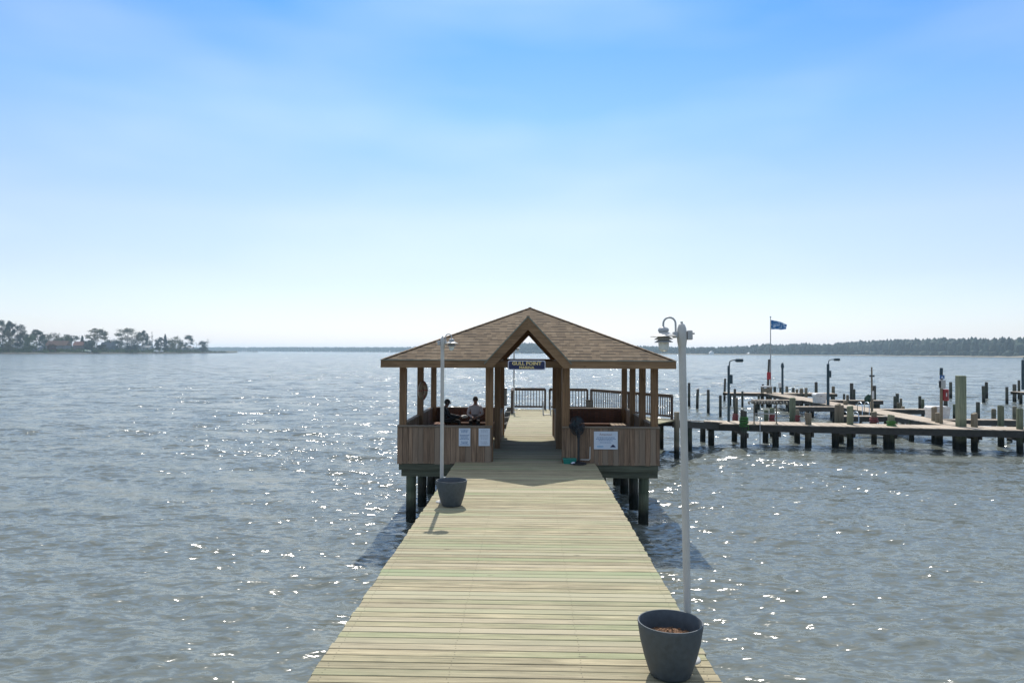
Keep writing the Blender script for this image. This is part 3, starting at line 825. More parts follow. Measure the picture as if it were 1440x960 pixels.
bench(-2.85, 24.38, -1.12, 24.90, 'brown bench along the back wall of the left half, a person sits on it')
bench(-3.37, 19.2, -2.86, 24.90, 'brown bench along the left side wall of the pavilion')
bench(1.0, 24.38, 2.72, 24.90, 'brown bench along the back wall of the right half, empty')
bench(2.73, 19.2, 3.27, 24.90, 'pale bench along the right side wall with a sunlit end', 'capY')
# substructure
for y, m in ((PY0 + .02, 'green'), (PY1 - .02, 'green')):
    for x0, x1 in ((PX0 + .04, XL - .03), (XR + .03, PX1 - .04)):
        MB().box((x0, y - .05, DECK - .225), (x1, y + .05, DECK - .065)).build('rim_beam', M[m], paw)
        MB().box((x0 + .06, y + .0, DECK - .40), (x1, y + .14, DECK - .227)).build('rim_beam', M[m], paw)
for x in (PX0 + .09, PX1 - .09):
    MB().box((x - .05, PY0 + .08, DECK - .23), (x + .05, PY1 - .08, DECK - .07)).build('rim_beam', M['fascia'], paw)
for y in (18.98, 20.9, 22.9, 24.8):
    for x in (-3.17, -1.9, -.6, .6, 1.9, 3.02):
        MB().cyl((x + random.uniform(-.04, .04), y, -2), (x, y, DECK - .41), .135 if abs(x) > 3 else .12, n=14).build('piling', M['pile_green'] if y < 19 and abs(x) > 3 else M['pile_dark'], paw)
    MB().box((-3.35, y - .07, DECK - .41), (3.2, y + .07, DECK - .235)).build('cross_beam', M['green'], paw) if y > 19 else None

# ------------------------------------------------------------------ signs
def lettering(text, size, loc, mat, parent, name='lettering', depth=.004, bold=.0, sx=1.0, rotx=90, rotz=0):
    cu = bpy.data.curves.new(name, 'FONT'); cu.body = text; cu.size = size; cu.align_x = 'CENTER'; cu.align_y = 'CENTER'
    cu.extrude = depth / 2; cu.offset = bold; cu.resolution_u = 3
    tmp = bpy.data.objects.new('lettering', cu); COL.objects.link(tmp)
    me = bpy.data.meshes.new_from_object(tmp.evaluated_get(bpy.context.evaluated_depsgraph_get()))
    bpy.data.objects.remove(tmp); bpy.data.curves.remove(cu)
    me.materials.clear(); me.materials.append(mat)
    o = bpy.data.objects.new(name, me); COL.objects.link(o); o.parent = parent
    o.location = Vector(loc) - Vector(parent['_o']); o.rotation_euler = (R(rotx), 0, R(rotz)); o.scale = (sx, 1, 1)
    return o
def rounded(x0, x1, z0, z1, y, r, n=5):
    out = []
    for cx, cz, a0 in ((x1 - r, z1 - r, 0), (x0 + r, z1 - r, 90), (x0 + r, z0 + r, 180), (x1 - r, z0 + r, 270)):
        for i in range(n + 1):
            a = R(a0 + 90 * i / n); out.append((cx + r * math.cos(a), y, cz + r * math.sin(a)))
    return out
sx0, sx1, sz0, sz1, sy = -.575, .385, 4.085, 4.330, 18.20
sg = thing('sign', ((sx0 + sx1) / 2, sy, sz1), 'navy sign with gold marina lettering hanging under the front gable', 'sign')
MB().prism(rounded(sx0, sx1, sz0, sz1, sy, .05), (0, .03, 0)).build('border', M['lilac'], sg)
MB().prism(rounded(sx0 + .022, sx1 - .022, sz0 + .022, sz1 - .022, sy - .004, .035), (0, .006, 0)).build('board', M['navy'], sg)
cx = (sx0 + sx1) / 2
lettering('GULL POINT', .118, (cx, sy - .007, 4.250), M['gold'], sg, bold=.0035, sx=1.12)
lettering('MARINA', .092, (cx, sy - .007, 4.145), M['gold'], sg, bold=.0022, sx=1.12)
for dx in (-.3, .3):
    MB().cyl((cx + dx, sy + .02, 4.32), (cx + dx, EY0 + .3, 4.335), .008, n=6).build('hanger', M['greymetal'], sg)

def notice(px0, px1, y0, y1, label, ink, heading=None, emblem=False):
    Y = PY0 - .068; a, b = atY(px0, y0, Y), atY(px1, y1, Y)
    rt = thing('notice', ((a.x + b.x) / 2, Y, (a.z + b.z) / 2), label, 'notice')
    MB().box((a.x, Y - .008, b.z), (b.x, Y + .006, a.z), None, .003).build('board', M['paper'], rt)
    W, Hh = b.x - a.x, a.z - b.z; mb = MB(); y = Y - .010
    if heading:
        lettering(heading, .085, ((a.x + b.x) / 2, Y - .010, a.z - Hh * .17), M['ink_red'], rt, 'heading', .002)
        rows = [(.34, .74), (.42, .82), (.50, .60), (.62, .5)]
    else:
        rows = [(.08 + .075 * i, random.uniform(.5, .86)) for i in range(12) if i not in (3, 8)]
    for f, w in rows:                                     # lines of small print, too small to read
        x = (a.x + b.x) / 2 - W * w / 2; xe = x + W * w; z = a.z - Hh * f
        while x < xe - .01:
            l = min(random.uniform(.015, .055), xe - x); mb.box((x, y, z - Hh * .018), (x + l, y + .003, z + Hh * .018)); x += l + .010
    mb.build('small_print', ink, rt)
    if emblem:
        ex, ez = a.x + W * .80, b.z + Hh * .12; y = Y - .011
        MB().prism([(ex - .075, y, ez), (ex - .045, y, ez + .035), (ex, y, ez + .075), (ex + .045, y, ez + .04), (ex + .075, y, ez)], (0, .003, 0)).build('emblem', M['navy'], rt)
        MB().box((a.x + W * .13, y, ez), (a.x + W * .40, y + .003, ez + .03)).build('logo_strip', plain('pale_blue_print', (.22, .42, .60), .6), rt)
notice(645.3, 661.3, 601.8, 627, 'white notice with blue print on the left front wall, nearer the lamp post', M['ink'])
notice(673.2, 688.8, 602, 626.8, 'white notice with faded print on the left front wall beside the entrance', M['ink_faint'])
notice(835.2, 868.6, 606.3, 631.6, 'wide white attention board with a dark emblem on the right front wall', M['ink'], 'Attention', True)

# ------------------------------------------------------------------ lamp posts and planters
def lamp_post(label, group='white lamp posts along the pier'):
    rt = thing('lamp_post', (0, 0, 0), label, 'lamp post', group)
    pr = MB().tube([(0, 0, 0), (0, 0, 3.02)], [.0355, .0355], 16)
    pr.build('pole', M['white'], rt, smooth=True)
    MB().lathe([(0, .03), (.06, .03), (.105, .02), (.115, .008), (.115, 0), (0, 0)]).build('base_flange', M['white'], rt, smooth=True)
    c = MB().lathe([(.036, 2.95), (.040, 2.97), (.046, 3.01), (.047, 3.08), (.042, 3.13), (.030, 3.165), (.012, 3.178), (0, 3.18)], n=20); c.cyl((0, 0, 3.17), (0, 0, 3.195), .012, n=8)
    c.build('cap', M['white'], rt, smooth=True)
    MB().box((.048, -.03, 3.02), (.095, .03, 3.11), None, .006).cyl((.09, 0, 3.08), (.12, 0, 3.08), .009, n=8).build('junction_box', M['greymetal'], rt)
    MB().box((-.085, -.028, 3.04), (-.045, .028, 3.10), None, .006).build('bracket', M['greymetal'], rt)
    fx = -.174
    pts = [(-.058, 0, 3.08)] + [(-.116 + .058 * math.cos(R(a)), 0, 3.178 + .058 * math.sin(R(a))) for a in range(0, 181, 18)] + [(fx, 0, 3.140)]
    MB().tube(pts, .0095, 10).build('arm', M['greymetal'], rt, smooth=True)
    MB().lathe([(0, 3.150), (.02, 3.148), (.042, 3.138), (.052, 3.122), (.050, 3.106), (.040, 3.100)], (fx, 0, 0)).build('hood', M['greymetal'], rt, smooth=True)
    sh = MB().lathe([(.040, 3.100), (.052, 3.095), (.085, 3.074), (.120, 3.062), (.126, 3.056), (.120, 3.053), (.05, 3.066)], (fx, 0, 0)).build('shade', M['white'], rt, smooth=True)
    for z in (3.042, 3.014):
        MB().lathe([(.050, z + .012), (.070, z), (.088, z - .012), (.086, z - .015), (.055, z - .006)], (fx, 0, 0)).build('louvre_ring', M['greymetal'], sh, smooth=True)
    MB().lathe([(.046, 3.055), (.050, 2.99), (.048, 2.95), (.038, 2.925), (.018, 2.912), (0, 2.910)], (fx, 0, 0)).build('globe', M['glass'], rt, smooth=True)
    return rt
lp = lamp_post('white lamp post at the near right edge of the deck behind the big planter')
f = at(968, 927, DECK); lp.location = f; lp.rotation_euler = (R(.2), R(-1.25), 0)
l2 = copy_tree(lp); f2 = at(621, 705.5, DECK); l2.location = f2; l2.rotation_euler = (0, 0, R(180))
l2['label'] = 'white lamp post at the left edge of the deck in front of the pavilion'
l3 = copy_tree(lp); f3 = at(722.5, 579.5, DECK); l3.location = f3; l3.rotation_euler = (0, 0, R(180))
l3['label'] = 'white lamp post on the far walkway seen through the pavilion entrance'

def planter(label):
    rt = thing('planter', (0, 0, 0), label, 'planter', 'charcoal planters at the lamp posts')
    prof = [(0, 0), (.155, 0), (.178, .012), (.192, .04), (.236, .18), (.268, .31), (.288, .44), (.292, .475), (.290, .482), (.280, .482), (.274, .472), (.262, .36), (.25, .30)]
    MB().lathe(prof, n=56).build('pot', M['charcoal'], rt, smooth=True)
    mb = MB(); vs, fs = [(0, 0, .355)], []; n = 40
    rings = 7
    for i in range(1, rings + 1):
        for k in range(n):
            a = 6.2832 * k / n; r = .262 * i / rings
            vs.append((r * math.cos(a), r * math.sin(a), .355 - .03 * (i / rings) ** 2 + random.uniform(-.012, .012)))
    fs += [(0, 1 + k, 1 + (k + 1) % n) for k in range(n)]
    for i in range(rings - 1):
        for k in range(n):
            a, b = 1 + i * n + k, 1 + i * n + (k + 1) % n; fs.append((a, a + n, b + n, b))
    mb.add(vs, fs)
    for _ in range(260):
        a, r = random.uniform(0, 6.28), .24 * math.sqrt(random.random()); c = Vector((r * math.cos(a), r * math.sin(a), .362 - .03 * (r / .262) ** 2))
        u = Vector((random.gauss(0, 1), random.gauss(0, 1), random.gauss(0, .4))).normalized(); w = u.orthogonal().normalized(); l = random.uniform(.008, .022)
        mb.add([c - u * l, c + w * l * .4, c + u * l, c - w * l * .4], [(0, 1, 2, 3)])
    mb.build('soil', M['soil'], rt)
    return rt
p1 = planter('large charcoal planter full of bark mulch near the bottom right of the deck'); p1.location = at(942.5, 948, DECK)
p2 = copy_tree(p1); p2.location = at(635, 710.5, DECK); p2.rotation_euler = (0, 0, 1.0)
p2['label'] = 'charcoal planter beside the left lamp post in front of the pavilion'

# ------------------------------------------------------------------ things at the pavilion
c = atY(812, 598.5, 18.50); fb = Vector((c.x + .03, 18.50, DECK))
fan = thing('pedestal_fan', fb, 'dark pedestal fan standing by the right front wall at the entrance', 'fan')
MB().lathe([(0, .0), (.21, 0), (.215, .02), (.19, .04), (.05, .07), (.03, .09), (0, .09)], fb, 24).build('base', M['black'], fan, smooth=True)
MB().cyl(fb + Vector((0, 0, .05)), fb + Vector((0, 0, .80)), .028, n=12).cyl(fb + Vector((0, 0, .68)), fb + Vector((0, 0, .74)), .045, n=12).build('pole', M['black'], fan)
ax = Vector((.72, -.62, .10)).normalized(); hc = Vector((c.x, 18.50, c.z)); up = Vector((0, 0, 1)); sd = ax.cross(up).normalized(); up2 = sd.cross(ax)
mb = MB()
for off, rr in ((-.07, .15), (-.05, .24), (.0, .255), (.05, .24), (.07, .15), (.085, .06)):
    mb.torus(hc + ax * off, ax, rr, .006, 28, 5)
for i in range(36):
    a = 6.2832 * i / 36; d = sd * math.cos(a) + up2 * math.sin(a)
    mb.tube([hc - ax * .085 + d * .05, hc - ax * .055 + d * .23, hc + d * .255, hc + ax * .055 + d * .23, hc + ax * .085 + d * .05], .005, 4, caps=False)
mb.build('cage', M['black'], fan)
mb = MB()
for i in range(4):
    a = 6.2832 * i / 4 + .4; d = sd * math.cos(a) + up2 * math.sin(a); e = ax.cross(d)
    vs = [hc + d * .04 - e * .03 + ax * .02, hc + d * .21 - e * .09 + ax * .03, hc + d * .22 + e * .06 - ax * .03, hc + d * .05 + e * .04 - ax * .02]
    mb.prism(vs, ax * .004)
mb.build('blades', M['bluepole'], fan)
MB().cyl(hc - ax * .22, hc - ax * .05, .075, .09, 16).cyl(hc - ax * .04, hc + ax * .06, .045, n=12).cyl(fb + Vector((0, 0, .78)), hc - ax * .12, .03, n=8).build('motor', M['black'], fan)

c = at(801, 651.5, DECK)
bx = thing('storage_box', c, 'teal plastic box on the deck beside the fan foot', 'box')
MB().add([(c.x - .15, c.y - .08, DECK), (c.x + .15, c.y - .08, DECK), (c.x + .15, c.y + .08, DECK), (c.x - .15, c.y + .08, DECK),
          (c.x - .17, c.y - .10, DECK + .11), (c.x + .17, c.y - .10, DECK + .11), (c.x + .17, c.y + .10, DECK + .11), (c.x - .17, c.y + .10, DECK + .11)],
         [(3, 2, 1, 0), (0, 1, 5, 4), (1, 2, 6, 5), (2, 3, 7, 6), (3, 0, 4, 7)]).build('body', M['teal'], bx)
MB().box((c.x - .18, c.y - .11, DECK + .112), (c.x + .18, c.y + .11, DECK + .135), None, .006).build('lid', M['teal'], bx)
c = at(806.5, 653, DECK)
tag(MB().ball((c.x, c.y, DECK + .035), .05, 10, 7, None, (1.2, .8, .68), .12).build('rag', M['paper'], None, c, True), 'crumpled white rag on the deck in front of the teal box', 'rag')
c = at(823, 652, DECK); y = c.y + .05
tag(MB().tube([(c.x - .12, y, DECK + .10), (c.x + .10, y, DECK + .10), (c.x + .125, y, DECK + .125), (c.x + .13, y, DECK + .44)], .014, 8).build('pipe', M['white'], None, (c.x, y, DECK), True), 'white bent pipe standing against the right front wall by the fan', 'pipe')
# life ring on the left side
c = Vector((-3.27, 21.62, 3.36))
lr = thing('life_ring', c, 'faded tan life ring hung edge on at the middle left post', 'life ring')
axr = Vector((.97, -.26, 0)).normalized()
MB().torus(c, axr, .22, .062, 28, 10).build('ring', M['buoy'], lr, smooth=True)
mb = MB()
for a in (45, 135, 225, 315):
    u = axr.orthogonal().normalized(); w = axr.cross(u); d = u * math.cos(R(a)) + w * math.sin(R(a))
    mb.torus(c + d * .22, axr.cross(d), .068, .012, 14, 6)
mb.build('band', M['red'], lr); MB().torus(c, axr, .29, .008, 28, 5).build('rope', M['rope'], lr)
c = Vector((-.86, 24.72, 3.0))
ex = thing('equipment_box', c, 'dark narrow box fixed to the back left post of the entrance passage', 'box')
MB().box((c.x - .04, c.y - .06, c.z - .32), (c.x + .05, c.y + .06, c.z + .28), None, .01).build('body', M['black'], ex)
MB().box((c.x - .035, c.y - .068, c.z - .29), (c.x + .045, c.y - .061, c.z + .25)).build('door', M['greymetal'], ex)

# ------------------------------------------------------------------ railings on the end platform
def railing(A, B, label, zA=DECK, zB=DECK, h=1.06):
    A, B = Vector((*A, zA)), Vector((*B, zB)); d = B - A; L = d.length
    rt = thing('railing', A, label, 'railing', 'railings of the end platform')
    n = max(1, round(L / 2.3)); Z = Vector((0, 0, 1))
    for i in range(n + 1):
        p = A + d * (i / n); MB().box((p.x - .05, p.y - .05, p.z), (p.x + .05, p.y + .05, p.z + h - .03)).build('post', M['rail'], rt)
    for z, w, t in ((h, .14, .04), (h - .07, .04, .09), (.14, .04, .09)):
        MB().beam(A + Z * z, B + Z * z, w, t).build('rail', M['rail'], rt)
    mb = MB(); k = int(L / .135)
    for i in range(1, k):
        p = A + d * (i / k); mb.box((p.x - .018, p.y - .018, p.z + .185), (p.x + .018, p.y + .018, p.z + h - .115))
    mb.build('balusters', M['rail'], rt)
railing((-.84, 35.95), (.75, 35.85), 'short brown railing at the end of the walkway, framed by the entrance')
railing((.98, 35.83), (2.85, 35.65), 'short brown railing right of the ladder gap at the platform end')
railing((3.02, 35.45), (6.12, 30.95), 'long brown slanting railing behind the right half of the pavilion')
railing((-.86, 33.4), (-.86, 35.80), 'brown railing seen end on along the left side of the walkway')
c = at(769, 583, DECK)
ld = thing('ladder', c, 'grey metal hoop ladder at the right edge of the far walkway', 'ladder')
for dx in (-.17, .17):
    pts = [(c.x + dx, c.y - .25, DECK), (c.x + dx, c.y - .25, DECK + .45)] + [(c.x + dx, c.y - .25 + .25 * (1 - math.cos(R(a))), DECK + .45 + .22 * math.sin(R(a))) for a in (30, 60, 90, 120, 150, 180)] + [(c.x + dx, c.y + .25, DECK - .4)]
    MB().tube(pts, .024, 8).build('handrail', M['greymetal'], ld, smooth=True)
MB().cyl((c.x - .17, c.y - .25, DECK + .03), (c.x + .17, c.y - .25, DECK + .03), .02, n=8).build('rung', M['greymetal'], ld)
c = Vector((2.93, 35.5, DECK)); 
tag(MB().box((c.x - .16, c.y - .16, DECK), (c.x + .16, c.y + .16, DECK + .48), None, .02).box((c.x - .19, c.y - .19, DECK + .482), (c.x + .19, c.y + .19, DECK + .53), None, .01).build('locker', M['pile_dark'], None, c), 'low dark square locker in the gap between two platform railings', 'locker')
c = Vector((6.28, 30.7, DECK))
tag(MB().cyl((c.x, c.y, -2), (c.x, c.y, DECK + .35), .115, n=14).build('piling', M['pile'], None, c), 'short thick piling at the right end of the slanting railing', 'piling')
# ------------------------------------------------------------------ marina docks
def dock_boards(mb, p, q, w, z, pitch=.145):
    p, q = Vector((p[0], p[1], 0)), Vector((q[0], q[1], 0)); d = q - p; L = d.length; d.normalize(); n = Vector((-d.y, d.x, 0))
    M4 = Matrix((n, -d, (0, 0, 1))).transposed().to_4x4() if False else Matrix((d, n, (0, 0, 1))).transposed().to_4x4(); M4.translation = p
    x = 0
    while x < L - .05:
        mb.box((x, -w / 2 + random.uniform(-.02, .02), z - .04), (x + pitch - .008, w / 2 + random.uniform(-.02, .02), z + random.uniform(-.003, .003)), None, 0, M4); x += pitch
def dock(name, p, q, w, label, cat, group=None, z=DOCK, fasc=.22, piles=(), m='deckY'):
    rt = thing(name, ((p[0] + q[0]) / 2, (p[1] + q[1]) / 2, z), label, cat, group)
    mb = MB(); dock_boards(mb, p, q, w, z); mb.build('deck', M[m], rt)
    d = (Vector(q) - Vector(p)).normalized(); n = Vector((-d.y, d.x))
    for s in (-1, 1):
        a, b = Vector(p) + n * s * (w / 2 - .06), Vector(q) + n * s * (w / 2 - .06)
        MB().beam((a.x, a.y, z - .042 - fasc / 2), (b.x, b.y, z - .042 - fasc / 2), .06, fasc).build('fascia', M['fascia'], rt)
    for i, (x, y) in enumerate(piles):
        MB().cyl((x, y, -2), (x, y, z - .05), .13, n=12).build('piling', M['pile_dark'], rt)
    return rt

A, B = (8.75, 35.85), (26.0, 33.15)                    # centre line of the near dock
dk = dock('dock', A, B, 1.7, 'long low timber dock running right from the pavilion ramp across the water', 'dock', fasc=.30)
rt = thing('ramp', (7.4, 33.2, 1.4), 'sloping timber ramp from the pavilion platform down to the long dock', 'ramp')
mb = MB(); a, b = Vector((5.55, 31.6, DECK - .01)), Vector((8.75, 35.75, DOCK + .02)); mb = MB(); k = 36
dv = (b - a); nn = Vector((-dv.y, dv.x, 0)).normalized()
for i in range(k):
    p, q = a + dv * (i / k), a + dv * ((i + .95) / k)
    mb.beam(p, q, 1.75 + random.uniform(-.02, .02), .04)
mb.build('deck', M['deckY'], rt)
for s in (-1, 1):
    MB().beam(a + nn * s * .82 - Vector((0, 0, .19)), b + nn * s * .82 - Vector((0, 0, .19)), .06, .30).build('fascia', M['fascia'], rt)
for p in ((7.25, 32.7), (6.2, 34.0)):
    MB().cyl((p[0], p[1], -2), (p[0], p[1], 1.15), .14, n=12).build('piling', M['pile_dark'], rt)

def dockpile(px, wy, top, r, m, name='piling', sq=False):
    f = at(px, wy, 0); Yv = f.y; z = atY(px, top, Yv).z
    mb = MB()
    if sq: mb.box((f.x - r, f.y - r, -2), (f.x + r, f.y + r, z), None, .02)
    else:
        mb.tube([(f.x, f.y, -2), (f.x + random.uniform(-.02, .02), f.y, z - .03), (f.x, f.y, z)], [r * 1.06, r, r * .85], 14)
    mb.build(name, M[m], dk)
    return f
near = [(1000.3, 626, 597, .15, 'pile_dark'), (1046, 630, 577, .15, 'pile_dark'), (1091, 628, 600, .15, 'pile_dark'), (1136.7, 629, 580, .15, 'pile'), (1195.4, 628.5, 570.7, .145, 'pile_green'),
        (1253.4, 631, 583, .15, 'pile_green'), (1370, 633, 581, .14, 'pile'), (1434.5, 637, 574, .14, 'pile_green'), (1510, 640, 572, .15, 'pile')]
for px, wy, top, r, m in near: dockpile(px, wy, top, r, m)
back = [(988, 620, 599, .14, 'pile_dark'), (1032.6, 620.5, 600, .14, 'pile_dark'), (1076, 621, 600, .14, 'pile_dark'), (1121.4, 622, 600, .14, 'pile_dark'), (1178, 622, 568.5, .155, 'pile'), (1183, 622.5, 569.5, .12, 'pile'),
        (1229, 623.5, 578.7, .13, 'pile'), (1313.6, 622, 572, .13, 'pile'), (1320.5, 625, 580, .17, 'pile'), (1407.8, 628, 570, .14, 'pile_green'), (1474, 630, 575, .14, 'pile')]
for px, wy, top, r, m in back: dockpile(px, wy, top, r, m)
f = dockpile(1351.5, 632, 528, .165, 'pile_green', 'tall_square_post', True)
for (px, wy, r) in ((1175, 628.5, .16), (1247, 631, .15), (1345, 630.5, .17)): dockpile(px, wy, 604, r, 'pile_dark')
for px0, wy0, px1, wy1 in ((1032, 620, 1050, 630), (1076, 621, 1095, 628.5), (1121, 622, 1141, 629), (1178, 623, 1199, 629), (1229, 624, 1257, 631), (1320, 625, 1375, 633), (1407, 628, 1438, 637)):
    a, b = at(px0, wy0, 0), at(px1, wy1, 0); a.z = b.z = .62
    d = (b - a).normalized(); MB().beam(a - d * .2, b + d * .2, .10, .22).build('cross_beam', M['fascia'], dk)

# ramp walkway and its fingers
WX = 20.75
ww = dock('dock_walkway', (WX, 35.0), (WX, 61.4), 1.6, 'pale timber walkway leading away from the long dock between the slips', 'dock', piles=[(WX + s * .7, y) for y in np.arange(38, 62, 4.4) for s in (-1, 1)])
dock('dock_walkway', (16.9, 62.2), (26.2, 62.2), 1.6, 'cross dock at the far end of the pale walkway, under the flagpole', 'dock', piles=[(x, 62.2 + s) for x in (17.5, 20.3, 23.2, 25.8) for s in (-.7, .7)])
FG = 'finger piers of the marina'
def finger(x0, x1, Y, label, w=.62):
    dock('finger_pier', (x0, Y), (x1, Y), w, label, 'finger pier', FG, piles=[(x0 + .25, Y), (x1 - .25, Y)] if x1 < 21 else [(x1 - .25, Y), ((x0 + x1) / 2, Y)], fasc=.26)
finger(16.4, 19.94, 53.0, 'narrow finger pier on the left of the pale walkway, the one farthest back')
finger(17.0, 19.94, 46.6, 'narrow finger pier left of the walkway, in front of the white dock box')
finger(17.2, 19.94, 39.9, 'narrow finger pier left of the walkway just behind the long dock')
finger(21.56, 25.9, 53.2, 'narrow finger pier on the right of the walkway, farthest back')
finger(21.56, 25.5, 45.0, 'narrow finger pier on the right of the walkway behind the slim mast')
finger(21.56, 25.5, 38.2, 'narrow finger pier on the right just behind the long dock near the white box')
fd = dock('dock', (44.5, 66.5), (54, 66.5), 1.4, 'another dock far off at the right picture edge with a tall lamp', 'dock', piles=[(x, 66.5) for x in (45, 47.5, 50, 52.5)])

# mooring pilings standing free in the water
def piling(px, top, base, w, label, m='pile_dark', Y=None, lean=0.0):
    f = at(px, base, 0) if Y is None else atY(px, 560, Y); f.z = 0
    z = atY(px, top, f.y).z; r = w / 2000 * f.y
    o = MB().tube([(f.x, f.y, -2), (f.x + lean * .5, f.y, z * .5), (f.x + lean, f.y, z - .04), (f.x + lean, f.y, z)], [r * 1.08, r * 1.03, r, r * .8], 14).build('piling', M[m], None, f)
    return tag(o, label, 'piling', 'mooring pilings')
for a in [
    (969, 538, 570.5, 3.6, 'dark mooring piling farthest left in the open water beside the white lamp post'),
    (980, 546.6, 574.4, 3.8, 'dark mooring piling second from the left behind the dock', 'pile_dark', None, .08),
    (996, 547.8, 581.4, 4.0, 'dark mooring piling third from the left behind the dock'),
    (1013, 555.6, 586.6, 3.8, 'bluish mooring piling just left of the gooseneck lamp near the dock'),
    (1018.3, 532, 563.4, 3.0, 'tall slim dark piling standing farther out left of the gooseneck lamp', 'pile_dark', None, .1),
    (1033.4, 546.6, 586, 3.4, 'dark mooring piling just right of the gooseneck lamp'),
    (1044, 549.8, 572.5, 3.0, 'slim dark piling right of the gooseneck lamp, farther out'),
    (1035.6, 559.5, 600, 4.2, 'brown piling standing right behind the red hose coil on the dock', 'pile'),
    (1114.5, 559, 612, 8.2, 'thick double width greenish piling behind the dock right of the cleaning table', 'pile_green'),
    (1077.5, 576, 613, 6.0, 'pale green piling behind the cleaning table, its left one', 'pile_green'),
    (1085.5, 573, 613, 6.0, 'pale green piling behind the cleaning table, its right one', 'pile_green'),
    (1121.6, 575.5, 614, 4.6, 'short tan piling with a red coil round it behind the dock', 'pile'),
    (1067, 555, 575, 3.2, 'dark stub piling at the left end of the back finger pier'),
    (1072.8, 540, 566, 3.0, 'dark piling touching the small table at the walkway end'),
    (1089.5, 543.5, 566, 3.6, 'short bluish piling right of the flagpole'),
    (1098, 538, 566, 4.0, 'tan piling close beside the lantern post', 'pile'),
    (1106.5, 543, 567, 3.8, 'tan piling just right of the lantern post', 'pile'),
    (1115.6, 545, 568, 3.8, 'bluish stub piling on the far side of the walkway', 'pile_dark'),
    (1120.7, 547, 570, 3.2, 'tan stub piling beside the bluish one along the walkway', 'pile'),
    (1127, 546, 571, 4.8, 'tan stub piling in the middle of the walkway row', 'pile'),
    (1133.6, 545, 574, 4.0, 'slightly taller tan piling at the right of the walkway stub row', 'pile'),
    (1147.7, 537, 566, 4.0, 'dark tall piling behind the left white dock box'),
    (1171.8, 543, 569, 4.2, 'grey piling right of the second gooseneck lamp', 'pile'),
    (1197.6, 538.6, 569, 4.6, 'dark tall piling of a pair right of the second gooseneck lamp'),
    (1201, 547, 570, 3.6, 'shorter brown piling of the pair right of the second gooseneck lamp', 'pile_dark'),
    (1189, 563, 592, 5.6, 'tan piling at the near side of the walkway left of the chrome ladder', 'pile'),
    (1192, 555, 588, 3.6, 'thin tan piling behind the stout tan one left of the chrome ladder', 'pile'),
    (1187, 553.5, 580, 3.0, 'thin blue topped piling left of the chrome ladder'),
    (1229.7, 542, 573, 4.2, 'dark piling just right of the slim brown mast'),
    (1226, 565, 598, 5.2, 'brown stub piling at the foot of the slim brown mast', 'pile'),
    (1258.6, 557, 578, 4.0, 'dark piling of the left pair right of the slim mast'),
    (1261.8, 553, 577, 4.2, 'tallest dark piling of the cluster midway right of the slim mast'),
    (1264, 566, 592, 4.6, 'tan stub piling in front of the dark pair by the walkway', 'pile'),
    (1267, 560, 594, 3.4, 'thin tan piling beside the tan stub by the walkway', 'pile'),
    (1270, 571, 599, 4.4, 'reddish tan stub piling nearest in the cluster by the walkway', 'pile'),
    (1293.6, 556.6, 576, 3.8, 'dark piling left of the two beyond the right finger pier'),
    (1297.8, 561, 588, 3.8, 'greenish piling right of the two beyond the right finger pier', 'pile_green'),
    (1329.8, 561, 577, 5.0, 'dark stub piling behind the white dock box under the red cabinet'),
    (1336.9, 537, 560, 3.8, 'dark piling out in the water left of the tall square post'),
    (1345.5, 543.5, 575, 3.4, 'pale grey piling half hidden by the tall square post', 'pile'),
    (1342.8, 568, 592, 5.0, 'greenish piling just left of the tall square post', 'pile_green'),
    (1383.7, 542.5, 566, 4.0, 'nearer dark piling of the lone pair right of the tall square post', 'pile_dark', None, -.06),
    (1387.2, 537, 560, 3.8, 'farther dark piling of the lone pair right of the tall square post'),
    (1375.3, 565, 594, 4.8, 'dark blotched piling between the tall square post and the lone pair'),
    (1397.5, 574.5, 603, 5.6, 'brownish piling at the end of the right finger pier', 'pile'),
    (1416, 543.7, 568, 3.6, 'dark piling left of the far right dock'),
    (1426.7, 540, 565.5, 4.6, 'dark piling at the left end of the far right dock'),
    (1433, 534.5, 561, 3.2, 'slim dark piling beside the far right lamp'),
    (1427, 571, 604, 5.2, 'brown piling behind the long dock near the right picture edge', 'pile')]:
    piling(*a)

# gooseneck lamps and masts
def goose(px, top, base_y, zb, r, arm_r, label, group='dark gooseneck dock lamps'):
    f = at(px, base_y, zb); zt = atY(px, top, f.y).z
    rt = thing('dock_lamp', f, label, 'dock lamp', group)
    MB().tube([f, (f.x, f.y, zt)], [r * 1.1, r], 12).build('pole', M['bluepole'], rt)
    n = 8; pts = [(f.x + .02, f.y, zt - .15), (f.x + .04, f.y, zt + .15)] + [(f.x + .04 + arm_r * .55 * (1 - math.cos(R(a))), f.y, zt + .15 + arm_r * .35 * math.sin(R(a))) for a in (20, 40, 60, 80)] + [(f.x + .04 + arm_r, f.y, zt + .15 + arm_r * .36)]
    MB().tube(pts, .028, 8).build('arm', M['bluepole'], rt)
    hx = f.x + .04 + arm_r; hz_ = zt + .13 + arm_r * .36
    hd = MB().box((hx - .05, f.y - .10, hz_ - .07), (hx + .30, f.y + .10, hz_ + .09), None, .03).build('lamp_head', M['bluepole'], rt)
    MB().box((hx, f.y - .08, hz_ - .085), (hx + .27, f.y + .08, hz_ - .071)).build('lens', M['glass'], hd)
    MB().box((f.x - .02, f.y - .14, zt - .9), (f.x + .16, f.y - .02, zt - .45), None, .01).build('junction_box', M['bluepole'], rt)
    return rt
goose(1024.7, 514, 592.6, DOCK, .062, .36, 'gooseneck dock lamp nearest the pavilion on the long dock')
goose(1164.5, 511.5, 569, DOCK, .085, .42, 'gooseneck dock lamp midway by the white dock box on the walkway')
